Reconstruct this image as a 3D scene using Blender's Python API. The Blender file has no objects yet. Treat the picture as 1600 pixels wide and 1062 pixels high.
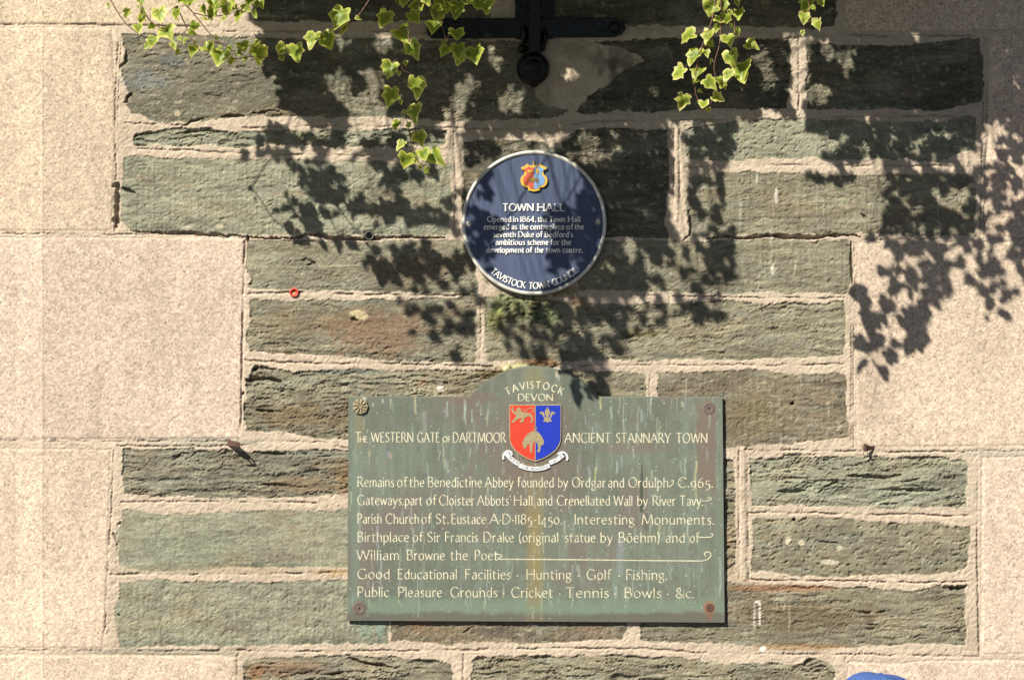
import bpy, bmesh, math, random
import numpy as np
from mathutils import Vector, Matrix

# ------------------------------------------------------------------ camera, sky, sun, exposure
SC = bpy.context.scene
COL = SC.collection
CAM_D, CAM_Z = 16.0, 1.75          # metres from the wall, eye height
PXM = 500.0                        # photo pixels per metre on the wall plane
ZC = 1.72 + 1.062                  # height of the picture's centre on the wall
cam_data = bpy.data.cameras.new("camera")
cam = bpy.data.objects.new("camera", cam_data)
COL.objects.link(cam)
cam.location = (0, -CAM_D, CAM_Z)
cam.rotation_euler = (math.radians(90), 0, 0)
cam_data.sensor_width = 36.0
cam_data.lens = 36.0 * CAM_D / 3.2
cam_data.shift_y = (ZC - CAM_Z) / 3.2
cam_data.clip_start = 0.1
cam_data.clip_end = 3000
SC.camera = cam

SUN_T = Vector((0.49, 0.60, -0.632)).normalized()     # direction the sunlight travels
world = bpy.data.worlds.new("World")
SC.world = world
world.use_nodes = True
wn = world.node_tree.nodes
sky = wn.new("ShaderNodeTexSky")
sky.sky_type = 'NISHITA'
sky.sun_disc = False
sky.air_density = 0.3
sky.dust_density = 0.2
sky.sun_elevation = math.asin(-SUN_T.z)
sky.sun_rotation = math.atan2(-SUN_T.x, -SUN_T.y)
wn["Background"].inputs[1].default_value = 0.05
world.node_tree.links.new(sky.outputs[0], wn["Background"].inputs[0])
sun_d = bpy.data.lights.new("sun", 'SUN')
sun_d.energy = 5.0
sun_d.angle = math.radians(0.5)
sun_d.color = (1.0, 0.95, 0.85)
sun = bpy.data.objects.new("sun", sun_d)
COL.objects.link(sun)
sun.location = (-6, -8, 9)
sun.rotation_euler = SUN_T.to_track_quat('-Z', 'Y').to_euler()
SC.view_settings.view_transform = 'Standard'
SC.view_settings.look = 'None'
SC.view_settings.exposure = 0.8
SC.view_settings.gamma = 1.0
SC.cycles.max_bounces = 6

# ------------------------------------------------------------------ helpers
def P(px, py, d=0.0):
    """photo pixel -> point on the plane d metres in front of the wall"""
    t = (CAM_D - d) / CAM_D
    return Vector(((px - 800) / PXM * t, -d, CAM_Z + (ZC - CAM_Z + (531 - py) / PXM) * t))

def W(px, py, h=0.0):
    return Vector(((px - 800) / PXM, -h, ZC + (531 - py) / PXM))

def tag(o, label=None, cat=None, group=None, kind=None):
    if label: o["label"] = label
    if cat: o["category"] = cat
    if group: o["group"] = group
    if kind: o["kind"] = kind
    return o

def empty(name, loc=(0, 0, 0)):
    o = bpy.data.objects.new(name, None)
    o.location = loc
    o.empty_display_size = 0.05
    COL.objects.link(o)
    return o

def link_mesh(name, me, mats, parent=None, smooth=False):
    for m in (mats if isinstance(mats, (list, tuple)) else [mats]):
        me.materials.append(m)
    if smooth:
        me.polygons.foreach_set("use_smooth", [True] * len(me.polygons))
    o = bpy.data.objects.new(name, me)
    COL.objects.link(o)
    if parent is not None:
        o.parent = parent
        o.matrix_parent_inverse = Matrix.Translation(-parent.location) if parent.type == 'EMPTY' else Matrix.Identity(4)
    return o

def bm_obj(name, bm, mat, parent=None, smooth=False, recalc=True):
    if recalc:
        bmesh.ops.recalc_face_normals(bm, faces=bm.faces)
    me = bpy.data.meshes.new(name)
    bm.to_mesh(me)
    bm.free()
    return link_mesh(name, me, mat, parent, smooth)

# value noise on any set of coordinates
_rng = np.random.default_rng(7)
_TAB = _rng.random((256, 256)).astype(np.float32)
def vnoise(x, y, seed=0):
    x = x + seed * 17.31; y = y + seed * 9.77
    xi = np.floor(x).astype(np.int32); yi = np.floor(y).astype(np.int32)
    fx = (x - xi).astype(np.float32); fy = (y - yi).astype(np.float32)
    fx = fx * fx * fx * (fx * (fx * 6 - 15) + 10); fy = fy * fy * fy * (fy * (fy * 6 - 15) + 10)
    a = _TAB[(xi) & 255, (yi + seed * 13) & 255]; b = _TAB[(xi + 1) & 255, (yi + seed * 13) & 255]
    c = _TAB[(xi) & 255, (yi + 1 + seed * 13) & 255]; d = _TAB[(xi + 1) & 255, (yi + 1 + seed * 13) & 255]
    return ((a * (1 - fx) + b * fx) * (1 - fy) + (c * (1 - fx) + d * fx) * fy) * 2 - 1
def fbm(x, y, sx, sy, octs=4, seed=0, gain=0.5):
    s = 0; a = 1.0; t = 0
    for i in range(octs):
        k = 2.03 ** i
        s = s + a * vnoise(x * (k / sx), y * (k / sy), seed + i * 3); t += a; a *= gain
    return s / t
def sstep(a, b, x):
    t = np.clip((x - a) / (b - a), 0, 1)
    return t * t * (3 - 2 * t)

# ------------------------------------------------------------------ materials
def new_mat(name):
    m = bpy.data.materials.new(name)
    m.use_nodes = True
    return m, m.node_tree.nodes, m.node_tree.links, m.node_tree.nodes["Principled BSDF"]

def plain(name, col, rough=0.5, metal=0.0, noise=0.0, nscale=40, bump=0.0, bscale=200, spec=0.5, coat=0.0):
    m, n, l, b = new_mat(name)
    b.inputs["Base Color"].default_value = (*col, 1)
    b.inputs["Roughness"].default_value = rough
    b.inputs["Metallic"].default_value = metal
    b.inputs["Specular IOR Level"].default_value = spec
    b.inputs["Coat Weight"].default_value = coat
    tc = n.new("ShaderNodeTexCoord")
    if noise:
        t = n.new("ShaderNodeTexNoise"); t.inputs["Scale"].default_value = nscale; t.inputs["Detail"].default_value = 5
        l.new(tc.outputs["Object"], t.inputs["Vector"])
        r = n.new("ShaderNodeMapRange"); r.inputs[1].default_value = 0.3; r.inputs[2].default_value = 0.7
        r.inputs[3].default_value = 1 - noise; r.inputs[4].default_value = 1 + noise
        l.new(t.outputs["Fac"], r.inputs[0])
        mx = n.new("ShaderNodeVectorMath"); mx.operation = 'SCALE'; mx.inputs[0].default_value = col
        l.new(r.outputs[0], mx.inputs["Scale"]); l.new(mx.outputs[0], b.inputs["Base Color"])
    if bump:
        t = n.new("ShaderNodeTexNoise"); t.inputs["Scale"].default_value = bscale; t.inputs["Detail"].default_value = 4
        l.new(tc.outputs["Object"], t.inputs["Vector"])
        bp = n.new("ShaderNodeBump"); bp.inputs["Strength"].default_value = 1.0; bp.inputs["Distance"].default_value = bump
        l.new(t.outputs["Fac"], bp.inputs["Height"]); l.new(bp.outputs[0], b.inputs["Normal"])
    return m

def stone_mat(name, speck, bump, rough=0.85):
    """vertex colour 'col' (the stone's own colour and stains) times a fine mineral grain"""
    m, n, l, b = new_mat(name)
    b.inputs["Roughness"].default_value = rough
    b.inputs["Specular IOR Level"].default_value = 0.25
    at = n.new("ShaderNodeAttribute"); at.attribute_name = "col"
    tc = n.new("ShaderNodeTexCoord")
    last = at.outputs["Color"]
    for kind, scale, lo, hi, r0, r1 in speck:
        if kind == 'noise':
            t = n.new("ShaderNodeTexNoise"); t.inputs["Scale"].default_value = scale; t.inputs["Detail"].default_value = 3
            out = t.outputs["Fac"]
        else:
            t = n.new("ShaderNodeTexVoronoi"); t.inputs["Scale"].default_value = scale
            s = n.new("ShaderNodeSeparateColor"); l.new(t.outputs["Color"], s.inputs[0]); out = s.outputs[0]
        l.new(tc.outputs["Object"], t.inputs["Vector"])
        r = n.new("ShaderNodeMapRange"); r.inputs[1].default_value = r0; r.inputs[2].default_value = r1
        r.inputs[3].default_value = lo; r.inputs[4].default_value = hi
        l.new(out, r.inputs[0])
        mx = n.new("ShaderNodeVectorMath"); mx.operation = 'SCALE'
        l.new(last, mx.inputs[0]); l.new(r.outputs[0], mx.inputs["Scale"])
        last = mx.outputs[0]
    l.new(last, b.inputs["Base Color"])
    t = n.new("ShaderNodeTexNoise"); t.inputs["Scale"].default_value = bump[1]; t.inputs["Detail"].default_value = 4
    l.new(tc.outputs["Object"], t.inputs["Vector"])
    bp = n.new("ShaderNodeBump"); bp.inputs["Distance"].default_value = bump[0]; bp.inputs["Strength"].default_value = 1
    l.new(t.outputs["Fac"], bp.inputs["Height"]); l.new(bp.outputs[0], b.inputs["Normal"])
    return m

M_SLATE = stone_mat("slate", [('noise', 260, 0.72, 1.25, 0.3, 0.7), ('noise', 60, 0.88, 1.12, 0.3, 0.7)], (0.0015, 380))
M_MORTAR = stone_mat("lime_mortar", [('noise', 420, 0.84, 1.14, 0.3, 0.7), ('noise', 45, 0.93, 1.06, 0.3, 0.7)], (0.0012, 450))
M_GRANITE = stone_mat("pink_granite", [('cell', 150, 0.84, 1.12, 0.1, 0.9), ('cell', 260, 0.84, 1.10, 0.1, 0.9), ('cell', 230, 0.60, 1.0, 0.02, 0.13), ('noise', 40, 0.92, 1.08, 0.3, 0.7)], (0.0008, 320))

# ------------------------------------------------------------------ the wall: digitised courses (photo pixels)
GREEN, OLIVE, BROWN, DARK = (0.234, 0.230, 0.162), (0.200, 0.182, 0.124), (0.160, 0.133, 0.090), (0.108, 0.101, 0.072)  # DARK: slate with the shade of the ivy mixed into its colour
# (kind of surface, colour, outline).  surfaces: lam = laminated, cleft = deep clefts, pit = pitted, comb = combed with vertical tooling, rough
SLATES = [
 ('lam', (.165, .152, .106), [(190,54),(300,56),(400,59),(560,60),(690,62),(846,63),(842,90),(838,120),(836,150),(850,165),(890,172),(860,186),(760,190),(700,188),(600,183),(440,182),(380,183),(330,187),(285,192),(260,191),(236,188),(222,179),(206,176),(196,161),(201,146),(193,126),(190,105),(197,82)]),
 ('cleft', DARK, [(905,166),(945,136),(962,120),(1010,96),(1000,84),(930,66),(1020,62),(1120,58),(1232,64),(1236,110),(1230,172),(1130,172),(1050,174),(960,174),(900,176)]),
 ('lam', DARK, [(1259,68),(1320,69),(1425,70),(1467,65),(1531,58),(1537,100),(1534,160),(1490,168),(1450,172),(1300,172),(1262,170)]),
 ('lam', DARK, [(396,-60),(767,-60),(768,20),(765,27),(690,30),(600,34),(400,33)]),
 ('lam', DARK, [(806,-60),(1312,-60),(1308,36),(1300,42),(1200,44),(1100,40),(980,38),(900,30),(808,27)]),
 ('cleft', GREEN, [(210,212),(240,208),(285,197),(312,202),(340,205),(365,209),(400,204),(560,203),(640,202),(698,204),(697,228),(560,229),(440,228),(365,229),(300,227),(212,226)]),
 ('comb', GREEN, [(195,245),(250,246),(370,250),(500,252),(600,254),(704,256),(706,300),(703,368),(620,368),(560,369),(515,369),(495,363),(480,363),(460,368),(388,367),(300,364),(245,362),(205,359),(195,352),(188,345),(188,300),(192,285)]),
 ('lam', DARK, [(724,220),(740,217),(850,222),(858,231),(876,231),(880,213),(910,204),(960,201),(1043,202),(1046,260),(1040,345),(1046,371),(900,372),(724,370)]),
 ('pit', GREEN, [(1070,203),(1110,195),(1140,191),(1200,185),(1262,184),(1300,187),(1440,190),(1450,186),(1480,190),(1486,183),(1527,181),(1524,234),(1500,240),(1470,250),(1390,247),(1300,250),(1250,246),(1200,248),(1075,249)]),
 ('comb', OLIVE, [(1074,279),(1085,272),(1160,269),(1250,271),(1330,275),(1520,271),(1526,300),(1524,366),(1440,368),(1350,366),(1240,367),(1130,368),(1078,371),(1075,330)]),
 ('lam', (.222, .206, .144), [(386,376),(460,374),(560,375),(600,376),(690,375),(742,374),(746,459),(640,457),(560,455),(480,452),(400,454),(388,452),(391,436),(385,420)]),
 ('comb', OLIVE, [(905,374),(1000,375),(1100,376),(1180,374),(1326,376),(1331,390),(1329,440),(1322,458),(1240,457),(1140,459),(1000,455),(905,452)]),
 ('lam', OLIVE, [(390,466),(460,470),(530,470),(620,469),(690,465),(745,464),(746,540),(744,566),(640,564),(600,562),(520,558),(460,554),(392,549),(387,530),(389,500)]),
 ('lam', OLIVE, [(758,464),(830,466),(905,474),(1000,476),(1060,472),(1140,471),(1200,475),(1318,473),(1321,500),(1319,556),(1230,560),(1140,561),(1000,563),(900,564),(758,564),(757,510)]),
 ('cleft', OLIVE, [(397,574),(430,575),(470,582),(500,580),(560,578),(640,577),(740,578),(800,580),(800,690),(640,688),(545,687),(500,685),(450,677),(384,674),(383,640),(386,600)]),
 ('lam', OLIVE, [(860,578),(940,580),(1010,582),(1010,690),(860,690)]),
 ('comb', BROWN, [(1026,582),(1100,580),(1200,578),(1230,585),(1290,587),(1306,581),(1321,581),(1325,600),(1322,640),(1326,684),(1270,690),(1200,695),(1140,698),(1030,698)]),
 ('cleft', (.185, .174, .124), [(193,701),(250,699),(310,702),(360,704),(400,706),(480,703),(560,703),(560,770),(510,775),(480,777),(330,777),(260,774),(195,773),(191,750),(193,725)]),
 ('smooth', GREEN, [(190,795),(215,797),(250,803),(320,803),(400,798),(560,796),(560,886),(470,885),(350,888),(300,892),(225,890),(188,882),(187,850),(184,832),(192,814)]),
 ('rough', GREEN, [(184,908),(240,906),(400,907),(560,905),(606,905),(608,970),(605,1003),(545,1007),(400,1008),(300,1009),(188,1009),(184,990),(181,960),(186,930)]),
 ('rough', BROWN, [(612,905),(980,905),(978,970),(974,1000),(940,1000),(860,1003),(760,1001),(700,1004),(612,1001)]),
 ('cleft', OLIVE, [(1120,716),(1147,718),(1150,800),(1147,890),(1120,892)]),
 ('cleft', GREEN, [(1172,717),(1222,716),(1240,712),(1300,713),(1400,714),(1500,718),(1511,722),(1513,760),(1510,790),(1400,793),(1280,790),(1176,791),(1173,770)]),
 ('pit', OLIVE, [(1176,812),(1240,808),(1290,808),(1350,812),(1390,815),(1460,815),(1490,822),(1516,820),(1518,850),(1510,890),(1460,895),(1350,899),(1250,900),(1174,893),(1178,850)]),
 ('lam', (.195, .176, .12), [(1002,900),(1135,911),(1200,915),(1300,918),(1440,922),(1480,916),(1509,914),(1506,960),(1508,1006),(1440,1008),(1350,1008),(1320,1012),(1200,1009),(1135,1004),(1060,1002),(1003,1000)]),
 ('cleft', OLIVE, [(380,1030),(420,1024),(520,1022),(600,1024),(660,1030),(708,1034),(712,1140),(378,1140)]),
 ('cleft', OLIVE, [(738,1030),(800,1026),(900,1023),(960,1022),(1010,1024),(1090,1028),(1130,1036),(1240,1037),(1272,1030),(1304,1038),(1308,1140),(736,1140)]),
]
GRANITES = [
 [(-320,-120),(346,-120),(347,38),(340,43),(185,40),(-320,36)],
 [(-320,40),(176,43),(181,160),(180,280),(175,362),(-320,361)],
 [(-320,369),(384,371),(383,450),(378,640),(374,686),(300,687),(-320,687)],
 [(-320,696),(174,701),(172,800),(166,960),(161,1014),(-320,1012)],
 [(-320,1021),(340,1022),(371,1026),(369,1140),(-320,1140)],
 [(1320,-120),(1880,-120),(1880,44),(1600,46),(1321,49)],
 [(1546,54),(1880,52),(1880,370),(1538,371),(1541,260),(1545,160)],
 [(1339,378),(1530,377),(1880,379),(1880,696),(1338,699),(1336,560)],
 [(1534,713),(1880,710),(1880,1020),(1532,1023),(1533,860)],
 [(1324,1032),(1400,1036),(1460,1030),(1880,1030),(1880,1140),(1322,1140)],
]
# fine scribed / cracked lines: (width px, depth mm, points)
LINES = [
 (1.3,5,[(186,46),(180,165),(182,280),(180,362)]), (1.1,4,[(190,60),(184,165),(185,240)]),
 (1.5,5,[(0,38),(185,40),(346,44)]), (1.6,5,[(350,49),(400,50),(560,49),(690,52)]),
 (1.3,5,[(195,193),(285,195)]), (1.4,5,[(380,200),(440,198),(600,197),(740,201),(830,201)]),(1.3,5,[(870,196),(940,190),(1030,188),(1200,187),(1330,182),(1520,180)]),
 (1.4,6,[(196,233),(258,234)]), (1.4,6,[(265,234),(390,241),(500,242),(700,245)]),
 (1.4,5,[(709,205),(712,300),(710,360)]), (1.4,5,[(1053,203),(1052,340)]), (1.4,5,[(1062,203),(1062,330)]),
 (1.5,6,[(1248,62),(1248,172)]), (1.6,6,[(1200,63),(1260,58),(1330,52),(1380,56),(1525,56)]),
 (1.4,5,[(1539,62),(1535,260),(1532,370)]), (1.2,4,[(1544,62),(1540,260),(1537,370)]),
 (1.4,5,[(1070,262),(1250,258),(1520,261)]),
 (1.8,7,[(388,458),(450,456),(560,460),(700,461),(745,463)]), (1.4,6,[(985,460),(1140,465),(1320,466)]),
 (1.6,6,[(383,563),(430,565),(500,568),(600,568),(700,571),(770,572)]), (1.4,5,[(905,571),(1140,570),(1220,571)]), (1.6,6,[(1222,568),(1260,570),(1318,568)]),
 (1.6,6,[(383,376),(380,450),(377,680)]), (1.3,5,[(752,466),(751,560)]), (1.3,4,[(1016,582),(1015,618)]),
 (1.5,5,[(0,689),(200,689),(360,689)]), (1.5,5,[(183,696),(362,697)]), (1.6,6,[(375,697),(400,690),(440,689),(515,691)]), (1.8,7,[(518,698),(548,699)]),
 (1.5,5,[(178,705),(174,800),(168,900),(163,1014)]),
 (1.5,5,[(190,784),(300,783),(495,785)]), (1.6,6,[(172,897),(300,897),(420,896),(545,894)]),
 (1.6,6,[(163,1016),(360,1016),(545,1016),(700,1015),(760,1015),(900,1012),(985,1012)]),(1.5,5,[(985,1012),(1100,1020),(1240,1022),(1350,1022),(1530,1025)]),
 (1.5,5,[(724,1022),(724,1062)]), (1.4,5,[(371,1024),(371,1062)]), (1.4,5,[(1321,1026),(1322,1062)]),
 (1.5,5,[(1336,380),(1334,560),(1334,700)]), (1.2,4,[(1331,450),(1330,690)]),
 (1.6,6,[(1165,703),(1250,703),(1345,705),(1530,706)]), (1.8,7,[(1172,717),(1222,715),(1228,711),(1290,709)]), (1.3,4,[(1520,705),(1600,704)]),
 (1.7,6,[(1170,800),(1250,800),(1330,803),(1430,803),(1525,807)]), (1.7,6,[(1172,905),(1250,907),(1340,908),(1460,910),(1510,908)]),
 (1.6,6,[(1528,720),(1527,860),(1530,1026)]), (1.3,5,[(1155,704),(1155,903)]), (1.3,5,[(1168,712),(1170,905)]),
 (1.2,4,[(0,1015),(160,1016)]), (1.3,5,[(0,365),(185,366),(380,371)]), (1.3,4,[(1335,374),(1600,373)]),
 # deep cracks and slits
 (5.2,20,[(184,290),(184.5,320),(183,352)]),
 (2.6,16,[(200,361),(240,364),(300,366),(388,369)]), (2.8,20,[(388,371),(430,372),(462,370.5),(480,366),(497,366),(515,372),(560,372),(600,371),(700,371)]), (2.4,14,[(388,369),(387,376)]),
 (3.2,20,[(1105,373),(1130,370),(1160,372),(1200,369),(1260,371),(1330,367),(1345,369)]), (2.2,14,[(1076,330),(1080,350),(1078,368),(1066,376)]), (2.0,12,[(1330,378),(1332,450)]),
 (2.6,14,[(190,292),(200,298),(212,303)]), (2.6,12,[(186,107),(197,95),(198,82)]), (2.8,12,[(195,161),(203,148),(206,146)]),
 (2.0,12,[(285,197),(300,190),(320,186)]),(2.2,12,[(345,182),(372,181),(385,182)]),(1.6,9,[(395,178),(420,174),(440,176)]), (2.6,14,[(212,214),(225,208),(240,208)]), (2.0,12,[(272,209),(300,204),(335,206)]),(2.2,12,[(335,205),(352,207),(364,208)]),(3,14,[(210,216),(213,210)]),
 (3.0,16,[(394,580),(404,571)]), (3.4,16,[(386,594),(420,592),(437,596)]), (2.2,10,[(400,640),(430,644)]),
 (2.6,12,[(1215,767),(1240,768),(1262,766)]), (2.2,10,[(1325,742),(1360,747),(1390,745),(1410,740)]), (2.2,10,[(1385,765),(1430,767),(1470,764)]), (2.2,10,[(1275,772),(1300,756),(1330,757)]), (2,9,[(1410,753),(1450,747)]),
 (3.0,16,[(1475,919),(1495,918),(1512,914)]), (2.4,12,[(1255,1037),(1270,1031)]), (1.8,9,[(1330,953),(1360,956),(1395,953)]), (2,9,[(1355,973),(1370,975)]),
 (2.0,8,[(460,408),(478,406),(492,410)]), (2,9,[(480,414),(495,410)]), (2.4,12,[(548,497),(560,500)]),
 (2.0,9,[(395,758),(430,757),(470,759)]), (1.8,8,[(370,765),(400,760)]), (2.0,9,[(395,706),(440,709),(480,708)]),
 (2.2,9,[(935,535),(980,527),(1020,520)]),(2.0,9,[(1280,845),(1310,848)]), (2,9,[(725,988),(735,983),(741,978)]),
 (2.2,10,[(510,1053),(540,1050)]), (2.4,10,[(545,1028),(570,1035),(620,1042)]),(2.4,10,[(740,1029),(760,1027)]),
 (2.0,8,[(1345,333),(1360,345)]), (1.6,8,[(182,820),(190,815)]), (1.6,8,[(183,958),(188,962)]), (1.6,7,[(178,835),(184,848),(182,880)]),
 (2.6,14,[(571,366),(577,371),(583,366)]),
]
# stains of the stone, and darker patches right of the bracket: cx, cy, rx, ry, colour, strength
STAINS = [
 (330,690,120,9,(.33,.30,.23),.8),(250,1018,120,5,(.26,.23,.17),.8),(1560,708,60,6,(.37,.33,.27),.6),
 (500,505,80,22,(.20,.14,.08),.55),(600,520,80,40,(.19,.12,.075),.7),(640,420,70,22,(.18,.13,.085),.7),(450,390,60,20,(.2,.17,.11),.4),
 (460,650,90,22,(.15,.11,.06),.7),(560,640,60,30,(.14,.10,.06),.7),(540,740,22,30,(.18,.10,.04),.6),(470,757,50,14,(.17,.11,.06),.6),
 (250,735,60,16,(.14,.12,.09),.5),(440,868,50,12,(.17,.14,.10),.6),(330,890,200,7,(.27,.22,.14),.5),(525,893,40,7,(.35,.22,.10),.7),
 (1255,965,105,32,(.115,.085,.05),.75),(965,98,46,26,(.13,.105,.08),.6),(905,80,30,14,(.16,.13,.10),.4),(850,150,20,20,(.20,.18,.10),.5),(1010,48,40,10,(.30,.24,.18),.5),(1180,950,40,30,(.13,.095,.055),.7),(1220,918,90,6,(.24,.12,.06),.7),(1250,1010,80,5,(.27,.16,.08),.7),(1180,650,60,45,(.15,.115,.06),.5),
 (655,975,30,14,(.18,.10,.055),.7),(700,985,80,20,(.20,.15,.09),.5),(770,988,30,8,(.10,.085,.08),.6),(920,980,30,16,(.19,.13,.08),.5),(460,1045,70,14,(.20,.13,.08),.7),(400,1050,14,14,(.25,.12,.05),.6),(520,1042,30,8,(.13,.13,.11),.5),
 (570,965,16,40,(.20,.26,.19),.6),(595,965,9,40,(.20,.28,.22),.7),
 (820,480,62,34,(.115,.112,.045),.85),(800,470,26,16,(.15,.17,.08),.6),(850,490,30,18,(.13,.16,.08),.6),(880,455,30,10,(.15,.13,.03),.7),(775,500,14,24,(.13,.14,.04),.7),(765,430,12,14,(.12,.15,.05),.7),
 (905,470,14,10,(.17,.08,.035),.7),(780,585,42,14,(.10,.065,.02),.85),(850,567,42,7,(.12,.06,.02),.9),(796,574,20,7,(.42,.40,.20),.85),(812,571,10,5,(.42,.40,.20),.8),
 (1000,520,34,6,(.12,.10,.035),.7),(1270,760,90,22,(.265,.275,.205),.4),(1420,775,100,20,(.26,.27,.20),.4),(1330,745,80,12,(.17,.16,.11),.4),
 (300,850,90,24,(.215,.24,.165),.4),(1155,400,18,60,(.15,.15,.10),.2),
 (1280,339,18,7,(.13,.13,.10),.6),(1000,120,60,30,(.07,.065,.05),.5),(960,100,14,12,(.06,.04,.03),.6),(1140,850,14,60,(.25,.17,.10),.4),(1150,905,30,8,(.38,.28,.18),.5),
 (1100,118,60,40,(.085,.08,.055),.6),(1050,130,70,35,(.08,.075,.05),.6),  # darker ovals on the slate right of the bracket
 (545,580,60,5,(.12,.14,.13),.5),(225,125,40,20,(.13,.15,.16),.5),(480,495,20,12,(.14,.13,.11),.4),
 (262,95,30,10,(.12,.13,.14),.5),(560,492,14,7,(.5,.42,.24),.8),(1179,962,2,22,(.5,.46,.4),.6),(1187,958,2.2,20,(.6,.56,.5),.9),(1183,940,4,3,(.6,.55,.48),.8),(1233,965,1.5,22,(.36,.32,.26),.5),
 (1214,948,1.5,8,(.4,.37,.3),.4),(1232,845,5,7,(.62,.55,.4),.8),(1252,848,5,5,(.62,.52,.36),.8),(1297,878,14,4,(.55,.5,.38),.7),(1312,856,5,4,(.5,.46,.34),.7),
 (1213,306,3,14,(.5,.48,.4),.7),(1183,280,2,10,(.5,.48,.4),.6),(1207,420,2.5,10,(.55,.52,.44),.8),(293,356,9,3,(.5,.45,.34),.7),(343,353,6,4,(.48,.4,.26),.7),(310,326,10,3,(.4,.36,.27),.6),
 (277,177,5,5,(.5,.42,.28),.7),(688,607,6,5,(.6,.55,.46),.8),(660,598,12,7,(.4,.27,.15),.6),(1192,1013,5,5,(.75,.68,.58),.9),(38,455,3,5,(.25,.24,.23),.7),(38,466,8,8,(.68,.55,.42),.4),
 (150,600,20,16,(.5,.36,.25),.3),(1470,690,20,8,(.5,.36,.25),.3),
]
# ------------------------------------------------------------------ build the wall as one relief, cut into its stones
def axis(lo, hi, a, b, step, grow=1.12, most=24):
    mid = list(np.arange(a, b + step * .5, step))
    left = []; x = a; s = step
    while x > lo: s = min(s * grow, most); x -= s; left.append(x)
    right = []; x = mid[-1]; s = step
    while x < hi: s = min(s * grow, most); x += s; right.append(x)
    return np.array(left[::-1] + mid + right, dtype=np.float32)

def poly_sdf(X, Y, pts):
    """signed distance to a closed outline, positive inside"""
    n = len(pts); d2 = np.full(X.shape, 1e12, np.float32); ins = np.zeros(X.shape, bool)
    for i in range(n):
        x0, y0 = pts[i]; x1, y1 = pts[(i + 1) % n]
        ex, ey = x1 - x0, y1 - y0
        t = np.clip(((X - x0) * ex + (Y - y0) * ey) / (ex * ex + ey * ey + 1e-9), 0, 1)
        d2 = np.minimum(d2, (X - x0 - t * ex) ** 2 + (Y - y0 - t * ey) ** 2)
        if y0 != y1:
            c = ((y0 > Y) != (y1 > Y)) & (X < (x1 - x0) * (Y - y0) / (y1 - y0) + x0)
            ins ^= c
    d = np.sqrt(d2)
    return np.where(ins, d, -d)

def line_dist(X, Y, pts, along=False):
    """distance to a polyline, and how far along it (0 to 1) the nearest point lies"""
    d2 = np.full(X.shape, 1e12, np.float32); S = np.zeros(X.shape, np.float32)
    ln = [math.hypot(q[0] - p[0], q[1] - p[1]) for p, q in zip(pts[:-1], pts[1:])]; tot = sum(ln); acc = 0
    for (x0, y0), (x1, y1), l in zip(pts[:-1], pts[1:], ln):
        ex, ey = x1 - x0, y1 - y0
        t = np.clip(((X - x0) * ex + (Y - y0) * ey) / (ex * ex + ey * ey + 1e-9), 0, 1)
        q = (X - x0 - t * ex) ** 2 + (Y - y0 - t * ey) ** 2
        S = np.where(q < d2, (acc + t * l) / tot, S); d2 = np.minimum(d2, q); acc += l
    return (np.sqrt(d2), S) if along else np.sqrt(d2)

def more_stones():
    """plain courses that carry the same masonry on beyond the picture"""
    r = random.Random(5); out = []
    def rows(y0, y1, xa, xb):
        y = y0
        while y < y1 - 40:
            h = min(r.uniform(70, 120), y1 - y)
            x = xa + r.uniform(0, 60)
            while x < xb - 60:
                w = min(r.uniform(220, 480), xb - x)
                out.append([(x + 8, y + 8), (x + w - 8, y + 8), (x + w - 8, y + h - 8), (x + 8, y + h - 8)])
                x += w
            y += h
    rows(-960, -130, -1400, 3000); rows(1150, 1910, -1400, 3000)
    rows(-130, 1150, -1400, -330); rows(-130, 1150, 1890, 3000)
    return out

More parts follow.
